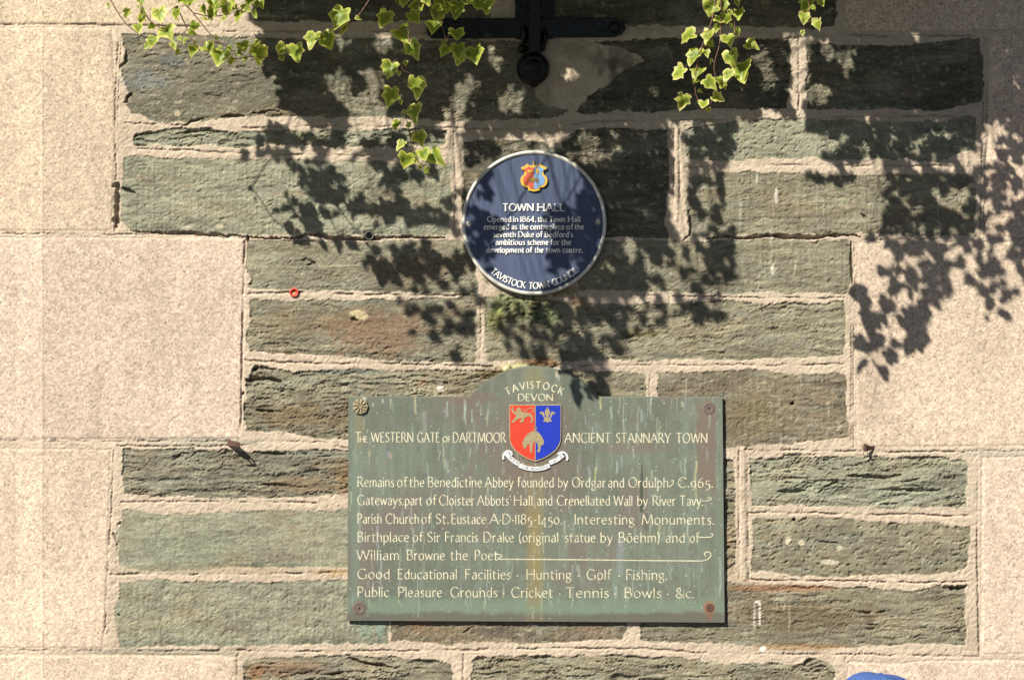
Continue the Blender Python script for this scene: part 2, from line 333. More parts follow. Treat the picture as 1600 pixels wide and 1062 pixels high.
def build_wall():
    xs = axis(-1400, 3000, -36, 1636, 1.45); ys = axis(-960, 1915, -30, 1092, 1.45)
    X, Y = np.meshgrid(xs, ys)                      # rows: y
    H = np.zeros(X.shape, np.float32)               # mm towards the camera
    ID = np.zeros(X.shape, np.int32)                # 0 mortar, 1.. stones
    C = np.zeros(X.shape + (3,), np.float32)
    # mortar
    n1 = fbm(X, Y, 60, 30, 3, 1); n2 = fbm(X, Y, 7, 5, 3, 2); n3 = fbm(X, Y, 3.4, 3.0, 2, 3)
    H += .6 + 1.0 * n1 + .95 * n2 + 1.2 * n3 - 1.6 * sstep(.38, .6, fbm(X, Y, 6, 5, 2, 5))
    mcol = np.array((0.452, 0.370, 0.278), np.float32)
    C[:] = mcol * (1 + .13 * n1 + .10 * n2 + .10 * n3)[..., None]
    dirt = (sstep(.15, .55, fbm(X, Y, 50, 26, 4, 8)) * .45)[..., None]
    C[:] = C * (1 - dirt) + np.array((.36, .285, .205), np.float32) * dirt
    w1 = fbm(X, Y, 38, 30, 3, 11); w2 = fbm(X, Y, 9, 7, 3, 12)
    ragged = 4.2 * w1 + 2.6 * w2
    lam = fbm(X + 14 * w1, Y + 7 * w1 + .03 * X, 70, 8, 5, 20, .6)
    lam2 = fbm(X, Y + 5 * w1 - .02 * X, 30, 3.6, 3, 24, .6)
    grain = fbm(X, Y, 4.2, 2.6, 3, 28)
    blot = fbm(X, Y, 90, 36, 4, 31)
    terr = fbm(X + 10 * w2, Y + 9 * w1, 110, 17, 4, 35, .55)
    comb = fbm(X, Y, 3.2, 46, 2, 39)
    pit = fbm(X, Y, 7, 4.5, 3, 43)
    streak = fbm(X, Y, 5, 70, 3, 47)
    dash = sstep(.30, .50, fbm(X + 6 * w2, Y + 5 * w1, 17, 3.0, 3, 51, .6)) * sstep(-.35, .2, fbm(X, Y, 80, 40, 3, 54))
    ledge = fbm(X + 8 * w2, Y + 6 * w1 + .04 * X, 46, 6.5, 4, 57, .6)
    ledge = np.floor(ledge * 7) + sstep(.86, 1, (ledge * 7) % 1)
    fine = vnoise(X / 1.7, Y / 1.3, 60)
    pock = sstep(.36, .56, fbm(X, Y, 8, 4.2, 2, 63))
    def window(pts, pad=12):
        px = [p[0] for p in pts]; py = [p[1] for p in pts]
        i0, i1 = np.searchsorted(xs, [min(px) - pad, max(px) + pad]); j0, j1 = np.searchsorted(ys, [min(py) - pad, max(py) + pad])
        return slice(j0, max(j1, j0 + 1)), slice(i0, max(i1, i0 + 1))
    sid = 0; kinds = {0: 'mortar'}
    rr = random.Random(3)
    stones = [(k, c, p, 'slate') for k, c, p in SLATES] + [('granite', None, p, 'granite') for p in GRANITES]
    nframe = len(stones)
    stones += [(rr.choice(['lam', 'comb', 'cleft', 'pit']), rr.choice([GREEN, OLIVE, OLIVE, DARK]), p, 'beyond') for p in more_stones()]
    for kind, col, pts, what in stones:
        sid += 1; kinds[sid] = what
        wv = window(pts); x = X[wv]; y = Y[wv]
        d = poly_sdf(x, y, pts)
        tint = 1 + rr.uniform(-.05, .05)
        if kind == 'granite':
            d = d + .9 * w2[wv] + .5 * w1[wv]
            inside = d > 0
            edge = sstep(0, 5, d)
            g = fbm(x, y, 8, 8, 3, 61); g2 = fbm(x, y, 3.2, 3.2, 2, 64); g3 = fbm(x, y, 200, 160, 2, 66)
            h = -1.0 + 2.6 * edge + .4 * g + .5 * g2 - .7 * sstep(.42, .6, fbm(x, y, 6, 6, 2, 68))
            base = np.array((0.53, 0.425, 0.318), np.float32)
            c = base * (tint * (1 + .06 * g + .12 * g2 + .16 * g3 - .10 * sstep(.1, .6, fbm(x, y, 26, 170, 4, 72)) + .07 * fbm(x, y, 40, 30, 3, 74)))[..., None]
            c = c * np.array((1, 1 + rr.uniform(-.025, .03), 1 + rr.uniform(-.04, .05)), np.float32)
            pink = sstep(.1, .6, fbm(x, y, 5, 5, 2, 70))[..., None]
            c = c * (1 - pink * .35) + np.array((.44, .30, .22), np.float32) * pink * .35
        else:
            r = ragged[wv]
            d = d + r
            inside = d > 0
            edge = sstep(0, 9, d)
            L, L2, G, B, T = lam[wv], lam2[wv], grain[wv], blot[wv], terr[wv]
            flake = np.clip(np.abs(L) * 5, 0, 1)
            steps = np.floor(T * 5) + sstep(.72, 1, (T * 5) % 1)
            crack = (1 - sstep(.012, .05, np.abs(L))) * sstep(-.05, .25, B)
            crack2 = (1 - sstep(.02, .06, np.abs(L2))) * sstep(.0, .3, w1[wv])
            if kind == 'lam':
                h = -1.0 + 1.6 * edge + 1.2 * L + 1.0 * L2 + 1.2 * G + .8 * B + .5 * steps + .75 * ledge[wv] * sstep(-.2, .35, B + .4 * w1[wv]) + .8 * fine[wv] - 3.0 * crack - 2.2 * crack2 - 3.0 * dash[wv]
            elif kind == 'cleft':
                h = -1.4 + 1.4 * edge + 2.6 * L + 1.6 * L2 + 1.3 * G + 1.2 * B + 1.0 * steps + 1.3 * ledge[wv] * sstep(-.35, .3, w1[wv] - .4 * B) + 1.0 * fine[wv] - 5.0 * crack - 3.4 * crack2 - 3.6 * dash[wv]
            elif kind == 'comb':
                h = -.6 + 1.4 * edge + .8 * L + .6 * L2 + 1.0 * G + 1.1 * comb[wv] + .5 * B + .35 * ledge[wv] + .7 * fine[wv] - 1.6 * crack2 - 2.0 * pock[wv] - 1.4 * dash[wv]
            elif kind == 'pit':
                h = -1.0 + 1.4 * edge + 1.0 * L + .5 * L2 + 1.0 * G + .7 * fine[wv] - 1.6 * dash[wv] + .8 * B - 3.4 * sstep(.22, .45, pit[wv]) - 1.0 * crack2
            elif kind == 'rough':
                h = -1.0 + 1.5 * edge + 2.0 * fbm(x, y, 9, 12, 3, 80) + 1.3 * G + .9 * comb[wv] + .8 * B + .9 * fine[wv] - 1.8 * pock[wv]
            else:
                h = -.8 + 1.4 * edge + .8 * L + .7 * L2 + .9 * G + .5 * comb[wv] + .6 * B + .6 * fine[wv] - 1.0 * pock[wv] - 1.0 * dash[wv]
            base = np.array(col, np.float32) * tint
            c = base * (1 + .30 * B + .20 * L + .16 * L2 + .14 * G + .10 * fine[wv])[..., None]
            brown = sstep(.12, .5, B + .3 * streak[wv])[..., None]
            c = c * (1 - .45 * brown) + np.array((.20, .165, .105), np.float32) * .45 * brown
            blue = sstep(.15, .5, fbm(x, y, 60, 14, 3, 90))[..., None]
            c = c * (1 - .35 * blue) + np.array((.215, .225, .175), np.float32) * .35 * blue
            mott = fbm(x + 6 * w2[wv], y, 24, 10, 3, 97)
            c = c * (1 + .32 * mott)[..., None]
            rusty = (sstep(.25, .6, fbm(x, y, 70, 26, 4, 99)) * .5)[..., None]
            c = c * (1 - rusty) + np.array((.205, .16, .10), np.float32) * rusty
            soot = (sstep(.05, .5, fbm(x, y, 120, 45, 4, 93)) * (.5 if kind in ('lam', 'cleft') else .25))[..., None]
            c = c * (1 - soot) + c * soot * np.array((.62, .60, .60), np.float32)
            pale = sstep(.42, .62, fbm(x, y, 9, 5, 2, 95))[..., None]
            c = c * (1 - .5 * pale) + np.array((.34, .31, .22), np.float32) * .5 * pale
            if kind == 'comb':
                lime = (sstep(.30, .6, streak[wv]) * sstep(.1, .5, comb[wv]))[..., None]
                c = c * (1 - .55 * lime) + np.array((.42, .39, .30), np.float32) * .55 * lime
            dk = (np.maximum(crack, dash[wv]) * .55 if kind in ('lam', 'cleft') else dash[wv] * .3)[..., None]
            c = c * (1 - dk * .5)
        Hs = H[wv]; Hs[inside] = h[inside]; H[wv] = Hs
        Is = ID[wv]; Is[inside] = sid; ID[wv] = Is
        Cs = C[wv]; Cs[inside] = c[inside]; C[wv] = Cs
    # the chamfered edge of the pier at the far left
    H += np.where(X < 66, -np.clip((66 - X) / 42, 0, 1) * 9, 0).astype(np.float32)
    H += 1.2 * (1 - sstep(0, 2.2, np.abs(X - 66))) * (Y > 48)
    C *= np.where(X < 66, 1.06, 1.0)[..., None].astype(np.float32)
    # scribed joints, slits, cracks
    for wd, dp, pts in LINES:
        wv = window(pts, 8); x = X[wv]; y = Y[wv]
        d, S = line_dist(x + 1.2 * w2[wv] + .5 * fine[wv], y + 1.8 * w1[wv] + 1.9 * w2[wv] + .5 * fine[wv], pts, True)
        if dp >= 8 and wd < 3.3: wd = wd * np.clip(np.sin(np.pi * np.clip(S, .02, .98)), 0, 1) ** .6
        wd = wd * (.95 + .9 * fbm(x, y, 11, 9, 2, 105)) if dp >= 8 else wd * (.85 + .5 * fbm(x, y, 22, 22, 2, 105))
        gap = .15 + .85 * sstep(-.4, .15, fbm(x, y, 26, 26, 2, 101)) if dp < 10 else 1
        cut = (1 - sstep(0, 1, (d - wd * .45) / np.maximum(wd * .8, .5))) * gap
        H[wv] -= dp * cut
        C[wv] *= (1 - .25 * cut[..., None])
    # raised ribbon pointing
    for x0, y0, x1, y1, wd, up in [(1160, 704, 1162, 903, 5, 2.6), (1057, 200, 1057, 345, 3, 2.0)]:
        wv = window([(x0, y0), (x1, y1)], 12)
        d = line_dist(X[wv], Y[wv], [(x0, y0), (x1, y1)])
        H[wv] += up * (1 - sstep(wd * .6, wd, d))
    # drilled holes
    for cx, cy, r in [(577, 368, 8), (1241, 811, 2.5), (1238, 630, 3), (380, 614, 2)]:
        wv = window([(cx - r, cy - r), (cx + r, cy + r)], 10)
        d = np.hypot(X[wv] - cx, Y[wv] - cy)
        H[wv] -= 22 * (1 - sstep(r * .55, r, d))
        C[wv] *= (1 - .3 * (1 - sstep(r * .8, r * 1.5, d)))[..., None]
    # stains
    for cx, cy, rx, ry, col, st in STAINS:
        wv = window([(cx - rx * 1.3, cy - ry * 1.3), (cx + rx * 1.3, cy + ry * 1.3)], 4)
        x = X[wv]; y = Y[wv]
        if x.size == 0: continue
        q = np.sqrt(((x - cx) / rx) ** 2 + ((y - cy) / ry) ** 2)
        big = min(rx, ry) > 6
        q = q + (.45 * w2[wv] + .35 * w1[wv] + .3 * streak[wv] if big else .25 * grain[wv])
        m = (1 - sstep(.45 if big else .8, 1.15, q)) * st
        m = m[..., None]
        C[wv] = C[wv] * (1 - m) + np.array(col, np.float32) * (1 + .25 * grain[wv])[..., None] * m
    # moss cushions below the round plaque and on the arch of the lower plaque
    moss = np.zeros(X.shape, np.float32)
    for cx, cy, rx, ry in [(820, 482, 60, 36), (790, 582, 38, 12), (855, 567, 36, 6), (765, 432, 10, 12)]:
        q = np.sqrt(((X - cx) / rx) ** 2 + ((Y - cy) / ry) ** 2) + .4 * w2 + .3 * w1
        moss = np.maximum(moss, 1 - sstep(.5, 1.05, q))
    lump = np.clip(fbm(X, Y, 8, 7, 3, 120) + .25, 0, 1)
    H += moss * (1.0 + 7.5 * lump)
    C *= (1 + moss * .55 * fbm(X, Y, 5, 4, 3, 124) * 2)[..., None]
    V = np.stack([(X - 800) / PXM, -H * .001, ZC + (531 - Y) / PXM], -1).reshape(-1, 3)
    Cf = np.concatenate([np.clip(C, .01, .85), np.ones(X.shape + (1,), np.float32)], -1).reshape(-1, 4)
    ny, nx = X.shape
    idx = np.arange(ny * nx).reshape(ny, nx)
    quads = np.stack([idx[1:, :-1], idx[1:, 1:], idx[:-1, 1:], idx[:-1, :-1]], -1).reshape(-1, 4)
    fid = ID[:-1, :-1].reshape(-1).copy()
    fid[fid > nframe] = nframe + 1
    # smooth normals of the whole relief, so that the cut pieces meet without seams
    dHx = np.gradient(-H * .001, xs / PXM, axis=1); dHz = np.gradient(-H * .001, -ys / PXM, axis=0)
    N = np.stack([dHx, -np.ones_like(dHx), dHz], -1); N /= np.linalg.norm(N, axis=-1, keepdims=True)
    N = N.reshape(-1, 3)
    root = empty("masonry_wall", W(800, 1922))
    tag(root, "stone town hall wall of dark green slate courses and pale pink granite blocks", "wall")
    order = np.argsort(fid, kind='stable'); sf = fid[order]
    cuts = np.searchsorted(sf, np.arange(nframe + 3))
    for k in range(nframe + 2):
        q = quads[order[cuts[k]:cuts[k + 1]]]
        if len(q) == 0: continue
        used, inv = np.unique(q, return_inverse=True)
        inv = inv.reshape(-1, 4)
        what = kinds[k] if k <= nframe else 'beyond'
        name = {'mortar': 'mortar', 'slate': 'slate_block', 'granite': 'granite_block', 'beyond': 'stone_courses'}[what]
        me = bpy.data.meshes.new(name)
        me.vertices.add(len(used)); me.vertices.foreach_set("co", V[used].astype(np.float32).ravel())
        me.loops.add(q.size); me.loops.foreach_set("vertex_index", inv.astype(np.int32).ravel())
        me.polygons.add(len(q)); me.polygons.foreach_set("loop_start", np.arange(0, q.size, 4, dtype=np.int32))
        me.polygons.foreach_set("loop_total", np.full(len(q), 4, np.int32))
        a = me.attributes.new("col", 'FLOAT_COLOR', 'POINT'); a.data.foreach_set("color", Cf[used].astype(np.float32).ravel())
        me.update(calc_edges=True)
        me.polygons.foreach_set("use_smooth", np.ones(len(q), bool))
        me.normals_split_custom_set_from_vertices(N[used].tolist())
        link_mesh(name, me, {'mortar': M_MORTAR, 'granite': M_GRANITE}.get(what, M_SLATE), root)
    # the wall's thickness behind the relief
    bm = bmesh.new()
    a, b = W(-1400, 1925), W(3000, -955)
    bmesh.ops.create_cube(bm, size=1, matrix=Matrix.Translation(((a.x + b.x) / 2, .33, (a.z + b.z) / 2)) @ Matrix.Diagonal((b.x - a.x - .02, .5, b.z - a.z, 1)))
    bm_obj("wall_core", bm, plain("rubble_core", (.3, .26, .2), .9), root)
    return root

def build_ground():
    bm = bmesh.new()
    for v in [(-400, -400, 0), (400, -400, 0), (400, 400, 0), (-400, 400, 0)]: bm.verts.new(v)
    bm.faces.new(bm.verts)
    m, n, l, b = new_mat("paving")
    b.inputs["Roughness"].default_value = .85
    tc = n.new("ShaderNodeTexCoord"); br = n.new("ShaderNodeTexBrick")
    br.inputs["Scale"].default_value = 1.6; br.inputs["Mortar Size"].default_value = .012
    br.inputs["Color1"].default_value = (.075, .07, .065, 1); br.inputs["Color2"].default_value = (.055, .052, .05, 1); br.inputs["Mortar"].default_value = (.035, .033, .03, 1)
    l.new(tc.outputs["Object"], br.inputs["Vector"]); l.new(br.outputs[0], b.inputs["Base Color"])
    tag(bm_obj("pavement", bm, m), "grey stone slab pavement in front of the wall", "pavement", kind="structure")

build_wall()
build_ground()
# ------------------------------------------------------------------ lettering drawn with a broad pen: strokes in units of the capital height
GL = {
 'A': (.78, "0,0 .39,1|.39,1 .78,0|.14,.36 .64,.36"), 'B': (.58, ".06,0 .06,1|~.06,1 .34,1 .46,.78 .34,.55 .06,.54|~.06,.54 .38,.54 .55,.28 .38,.01 .06,0"),
 'C': (.72, "~.70,.86 .5,1 .2,.93 .03,.5 .2,.08 .5,0 .72,.14"), 'D': (.78, ".06,0 .06,1|~.06,1 .45,.97 .74,.5 .45,.03 .06,0"),
 'E': (.52, ".06,0 .06,1|.06,1 .48,1|.06,.53 .42,.53|.06,0 .5,0"), 'F': (.48, ".06,0 .06,1|.06,1 .48,1|.06,.53 .42,.53"),
 'G': (.78, "~.70,.86 .5,1 .2,.93 .03,.5 .2,.08 .48,0 .72,.1|.72,.06 .72,.44"), 'H': (.76, ".06,0 .06,1|.7,0 .7,1|.06,.53 .7,.53"),
 'I': (.14, ".07,0 .07,1"), 'K': (.66, ".06,0 .06,1|.6,1 .08,.5|.2,.6 .66,0"), 'L': (.5, ".06,0 .06,1|.06,0 .5,0"),
 'M': (.94, ".03,0 .13,1|.13,1 .47,.05|.47,.05 .81,1|.81,1 .91,0"), 'N': (.78, ".06,0 .06,1|.06,1 .72,0|.72,0 .72,1"),
 'O': (.86, "o.43,.5 .40,.5"), 'P': (.54, ".06,0 .06,1|~.06,1 .36,1 .5,.74 .36,.47 .06,.46"), 'R': (.64, ".06,0 .06,1|~.06,1 .36,1 .5,.76 .36,.5 .06,.49|.28,.5 .66,0"),
 'S': (.48, "~.43,.88 .27,1 .08,.88 .1,.66 .38,.42 .45,.2 .26,0 .03,.12"), 'T': (.66, ".33,0 .33,1|0,1 .66,1"),
 'U': (.72, "~.06,1 .06,.35 .16,.06 .36,0 .57,.06 .66,.35 .66,1"), 'V': (.72, "0,1 .37,0|.37,0 .72,1"),
 'W': (1.05, "0,1 .27,0|.27,0 .53,.95|.53,.95 .8,0|.8,0 1.05,1"), 'Y': (.66, "0,1 .33,.48|.66,1 .33,.48|.33,.48 .33,0"),
 'a': (.46, "~.08,.56 .24,.66 .37,.58 .4,.4 .4,0|~.4,.38 .16,.34 .06,.16 .18,0 .4,.14"), 'b': (.5, ".06,1 .06,0|~.06,.5 .26,.66 .48,.34 .28,0 .06,.08"),
 'c': (.42, "~.4,.56 .26,.66 .06,.5 .05,.2 .24,0 .42,.1"), 'd': (.5, ".44,1 .44,0|~.44,.55 .24,.66 .04,.32 .22,0 .44,.12"),
 'e': (.46, ".05,.36 .42,.38|~.42,.38 .38,.58 .24,.66 .06,.5 .05,.2 .24,0 .43,.1"), 'f': (.34, "~.36,.94 .25,1.02 .14,.88 .14,0|0,.64 .34,.64"),
 'g': (.48, "o.23,.43 .18,.22|~.12,.24 .1,.12 .36,.06 .44,-.12 .24,-.32 .04,-.2 .14,-.02|.36,.6 .48,.66"), 'h': (.5, ".06,1 .06,0|~.06,.5 .26,.66 .43,.5 .43,0"),
 'i': (.12, ".06,.66 .06,0|.06,.90"), 'k': (.48, ".06,1 .06,0|.42,.64 .08,.32|.18,.4 .48,0"), 'l': (.12, ".06,1 .06,0"),
 'm': (.76, ".06,.66 .06,0|~.06,.5 .22,.66 .38,.5 .38,0|~.38,.5 .54,.66 .7,.5 .7,0"), 'n': (.5, ".06,.66 .06,0|~.06,.5 .26,.66 .43,.5 .43,0"),
 'o': (.5, "o.25,.33 .22,.33"), 'p': (.5, ".06,.66 .06,-.34|~.06,.54 .26,.66 .48,.33 .28,0 .06,.1"), 'r': (.32, ".06,.66 .06,0|~.06,.46 .2,.64 .32,.6"),
 's': (.34, "~.31,.58 .18,.66 .06,.55 .12,.4 .28,.26 .29,.1 .16,0 .02,.08"), 't': (.36, "~.13,.86 .13,.16 .2,0 .34,.06|0,.64 .36,.64"),
 'u': (.5, "~.06,.66 .06,.2 .2,0 .42,.14|.43,.66 .43,0"), 'v': (.46, "0,.66 .23,0|.23,0 .46,.66"), 'w': (.7, "0,.66 .18,0|.18,0 .35,.6|.35,.6 .53,0|.53,0 .7,.66"),
 'y': (.46, "0,.66 .23,.02|~.46,.66 .23,.0 .1,-.3 -.04,-.32"), 'ö': (.5, "o.25,.33 .22,.33|.17,.86|.33,.86"),
 "'": (.1, ".06,1.02 .03,.8"), '.': (.1, ".05,.05"), ',': (.12, ".07,.06 .02,-.14"), '·': (.1, ".05,.36"), '-': (.3, ".04,.36 .26,.36"),
 '(': (.22, "~.22,1.04 .08,.7 .08,.18 .22,-.16"), ')': (.22, "~0,1.04 .14,.7 .14,.18 0,-.16"),
 '&': (.68, "~.64,.4 .5,.1 .24,0 .05,.2 .2,.46 .38,.68 .34,.92 .2,.98 .1,.82 .2,.6 .66,0"),
 '1': (.14, ".07,.9 .07,0"), '8': (.46, "o.23,.76 .17,.23|o.23,.27 .22,.27"), '6': (.46, "~.4,1 .14,.72 .04,.3|o.24,.28 .2,.28"),
 '9': (.44, "o.22,.36 .19,.29|~.41,.4 .36,0 .1,-.3"), '5': (.42, ".38,.66 .12,.66|~.12,.66 .1,.34 .3,.34 .4,.1 .28,-.22 .04,-.3"),
 '4': (.46, ".34,-.3 .34,.66|.34,.66 .02,.02|.02,.02 .46,.02"), '0': (.5, "o.25,.33 .22,.33"), '4L': (.48, ".34,0 .34,1|.34,1 .02,.28|.02,.28 .48,.28"),
}
def catmull(p, n=7):
    p = [p[0]] + p + [p[-1]]; out = []
    for i in range(1, len(p) - 2):
        a, b, c, d = p[i - 1], p[i], p[i + 1], p[i + 2]
        for k in range(n):
            t = k / n
            out.append(tuple(.5 * (2 * b[j] + (c[j] - a[j]) * t + (2 * a[j] - 5 * b[j] + 4 * c[j] - d[j]) * t * t + (3 * b[j] - a[j] - 3 * c[j] + d[j]) * t ** 3) for j in (0, 1)))
    out.append(p[-2])
    return out
def glyph_strokes(ch):
    w, src = GL[ch]; out = []
    for s in src.split('|'):
        if s[0] == 'o':
            (cx, cy), (rx, ry) = [tuple(map(float, q.split(','))) for q in s[1:].split()]
            out.append(('c', [(cx + rx * math.cos(a), cy + ry * math.sin(a)) for a in [math.radians(90 + 360 * k / 26) for k in range(27)]]))
        else:
            sm = s[0] == '~'
            pts = [tuple(map(float, q.split(','))) for q in s.lstrip('~').split()]
            out.append(('d' if len(pts) == 1 else ('c' if sm else 's'), catmull(pts) if sm else pts))
    return w, out

class Pen:
    """collects pen strokes (photo pixels on a flat plate) into one raised mesh"""
    def __init__(self, h, up, thick, thin=.5, nib=25, serif=0.0):
        self.bm = bmesh.new(); self.h, self.up, self.thick, self.thin, self.nib, self.serif = h, up, thick, thin, math.radians(nib), serif
        self.k = 0
    def ribbon(self, pts, wid):
        self.k += 1
        top = self.h + self.up + (self.k % 23) * 2.2e-5
        n = len(pts); L, R = [], []
        closed = math.hypot(pts[0][0] - pts[-1][0], pts[0][1] - pts[-1][1]) < 1e-6
        for i, (x, y) in enumerate(pts):
            if closed: a, b = pts[(i - 1) % (n - 1)], pts[(i + 1) % (n - 1)]
            else: a, b = pts[max(i - 1, 0)], pts[min(i + 1, n - 1)]
            dx, dy = b[0] - a[0], b[1] - a[1]; q = math.hypot(dx, dy) or 1; dx /= q; dy /= q
            w = wid(dx, dy) if callable(wid) else wid
            L.append((x - dy * w / 2, y + dx * w / 2)); R.append((x + dy * w / 2, y - dx * w / 2))
        bm = self.bm; base = self.h - .0004
        vt = [(bm.verts.new(W(*l, top)), bm.verts.new(W(*r, top)), bm.verts.new(W(*l, base)), bm.verts.new(W(*r, base))) for l, r in zip(L, R)]
        for a, b in zip(vt[:-1], vt[1:]):
            bm.faces.new((a[0], b[0], b[1], a[1])); bm.faces.new((a[2], b[2], b[0], a[0])); bm.faces.new((a[1], b[1], b[3], a[3]))
        for e in (vt[0], vt[-1]): bm.faces.new((e[0], e[1], e[3], e[2]))
    def width(self, dx, dy):
        a = math.atan2(-dy, dx)
        return self.thick * (self.thin + (1 - self.thin) * abs(math.sin(a - self.nib)))
    def dot(self, x, y, r):
        self.ribbon([(x, y - r), (x + .01, y + r)], 2 * r)
    def glyph(self, ch, f, cap):
        w, st = glyph_strokes(ch)
        for kind, pts in st:
            q = [f(*p) for p in pts]
            if kind == 'd': self.dot(*q[0], self.thick * .62); continue
            self.ribbon(q, self.width)
            if kind == 's' and self.serif and len(pts) == 2:
                (x0, y0), (x1, y1) = pts
                if abs(y1 - y0) > abs(x1 - x0) * 1.1 and abs(y1 - y0) > .3:
                    for x, y, o in ((x0, y0, -1 if y0 < y1 else 1), (x1, y1, -1 if y1 < y0 else 1)):
                        if ch in 'AVWMvwyN' and o == (1 if ch == 'A' else -1) and ch in 'AVvwWMN' and y not in (0 if ch in 'AM' else 1, .66 if ch in 'vw' else 1): continue
                        s = self.serif
                        half = ch in 'bhdkilmnprut' and y > .5
                        xa, xb = (x - s, x) if half else (x - s, x + s)
                        self.ribbon([f(xa, y - o * .02 - (.07 if half else 0)), f(xb, y - o * .02)], self.thick * .62)
    def word(self, text, x0, x1, base, cap, slope=0.0, gap=.13, lining=False):
        ws = [GL['4L' if lining and c == '4' else c][0] for c in text]
        tot = sum(ws) + gap * (len(text) - 1)
        s = (x1 - x0) / tot; x = x0
        for c, w in zip(text, ws):
            g = '4L' if lining and c == '4' else c
            self.glyph(g, lambda u, v, x=x: (x + u * s, base + slope * (x + u * s - x0) - v * cap), cap)
            x += (w + gap) * s
    def arc(self, text, cx, cy, r, a0, a1, cap, inward=False, wide=1.0, spaces=.45):
        """letters round a circle; angles in degrees clockwise from straight up"""
        ws = [spaces if c == ' ' else GL[c][0] for c in text]; gap = .2
        tot = sum(ws) + gap * (len(text) - 1); pos = 0
        for c, w in zip(text, ws):
            if c != ' ':
                a = math.radians(a0 + (a1 - a0) * (pos + w / 2) / tot)
                t = (math.cos(a), math.sin(a)); up = (math.sin(a), -math.cos(a))
                if inward: t = (-t[0], -t[1]); up = (-up[0], -up[1])
                o = (cx + r * math.sin(a), cy - r * math.cos(a))
                f = lambda u, v, o=o, t=t, up=up, w=w: (o[0] + ((u - w / 2) * t[0] * wide + v * up[0]) * cap, o[1] + ((u - w / 2) * t[1] * wide + v * up[1]) * cap)
                self.glyph(c, f, cap)
            pos += w + gap
    def build(self, name, mat, parent):
        return bm_obj(name, self.bm, mat, parent)

def slab(name, pts, h0, h1, mat, parent, bevel=0.0):
    """flat outline (photo pixels) from depth h0 to h1 in front of the wall"""
    bm = bmesh.new()
    f = bm.faces.new([bm.verts.new(W(x, y, h1)) for x, y in pts])
    r = bmesh.ops.extrude_face_region(bm, geom=[f])
    for v in [g for g in r['geom'] if isinstance(g, bmesh.types.BMVert)]: v.co.y = -h0
    if bevel:
        ed = [e for e in bm.edges if all(abs(v.co.y + h1) < 1e-7 for v in e.verts)]
        bmesh.ops.bevel(bm, geom=ed, offset=bevel, segments=2, affect='EDGES', profile=.6)
    return bm_obj(name, bm, mat, parent)

def turned(name, cx, cy, prof, mat, parent, n=40, smooth=True, mod=None):
    """profile (radius px, height m) turned about an axis square to the wall"""
    bm = bmesh.new(); rings = []
    for r, h in prof:
        ring = []
        for k in range(n):
            a = 2 * math.pi * k / n
            rr, hh = (r, h) if mod is None else mod(r, h, a)
            ring.append(bm.verts.new(W(cx + rr * math.cos(a), cy + rr * math.sin(a), hh)))
        rings.append(ring)
    for a, b in zip(rings[:-1], rings[1:]):
        for k in range(n): bm.faces.new((a[k], a[(k + 1) % n], b[(k + 1) % n], b[k]))
    bm.faces.new(rings[0]); bm.faces.new(rings[-1])
    return bm_obj(name, bm, mat, parent, smooth)

# ------------------------------------------------------------------ the green bronze town plaque
M_CREAM = plain("cream_paint", (.54, .50, .35), .6, noise=.3, nscale=85)
M_BRONZE_EDGE = plain("bronze_edge", (.12, .13, .09), .5, noise=.3, nscale=50)
M_GILT = plain("worn_gilt", (.30, .24, .13), .5, noise=.25, nscale=160)
M_RED = plain("red_enamel", (.54, .045, .02), .35, noise=.06, nscale=50)
M_BLUE = plain("blue_enamel", (.012, .032, .36), .35, noise=.08, nscale=50)
M_WHITE = plain("white_enamel", (.68, .69, .69), .5, noise=.1, nscale=80)
M_GREY = plain("grey_paint", (.34, .34, .34), .6)
M_SCREW = plain("brown_screw", (.115, .085, .07), .55, noise=.3, nscale=300, bump=.0006, bscale=500)
M_RUST = plain("rust", (.085, .042, .028), .8, noise=.5, nscale=260, bump=.001, bscale=600)
M_ROSE = plain("weathered_bronze_stud", (.26, .21, .13), .6, noise=.35, nscale=350)
M_SLOT_SHADE = plain("slot_shade", (.01, .009, .008), .9)

def patina_mat():
    m, n, l, b = new_mat("bronze_patina")
    b.inputs["Roughness"].default_value = .5
    b.inputs["Specular IOR Level"].default_value = .45
    at = n.new("ShaderNodeAttribute"); at.attribute_name = "col"
    tc = n.new("ShaderNodeTexCoord")
    t = n.new("ShaderNodeTexNoise"); t.inputs["Scale"].default_value = 230; t.inputs["Detail"].default_value = 4
    l.new(tc.outputs["Object"], t.inputs["Vector"])
    r = n.new("ShaderNodeMapRange"); r.inputs[1].default_value = .3; r.inputs[2].default_value = .7; r.inputs[3].default_value = .84; r.inputs[4].default_value = 1.16
    l.new(t.outputs["Fac"], r.inputs[0])
    mx = n.new("ShaderNodeVectorMath"); mx.operation = 'SCALE'
    l.new(at.outputs["Color"], mx.inputs[0]); l.new(r.outputs[0], mx.inputs["Scale"]); l.new(mx.outputs[0], b.inputs["Base Color"])
    bp = n.new("ShaderNodeBump"); bp.inputs["Distance"].default_value = .0004
    l.new(t.outputs["Fac"], bp.inputs["Height"]); l.new(bp.outputs[0], b.inputs["Normal"])
    return m

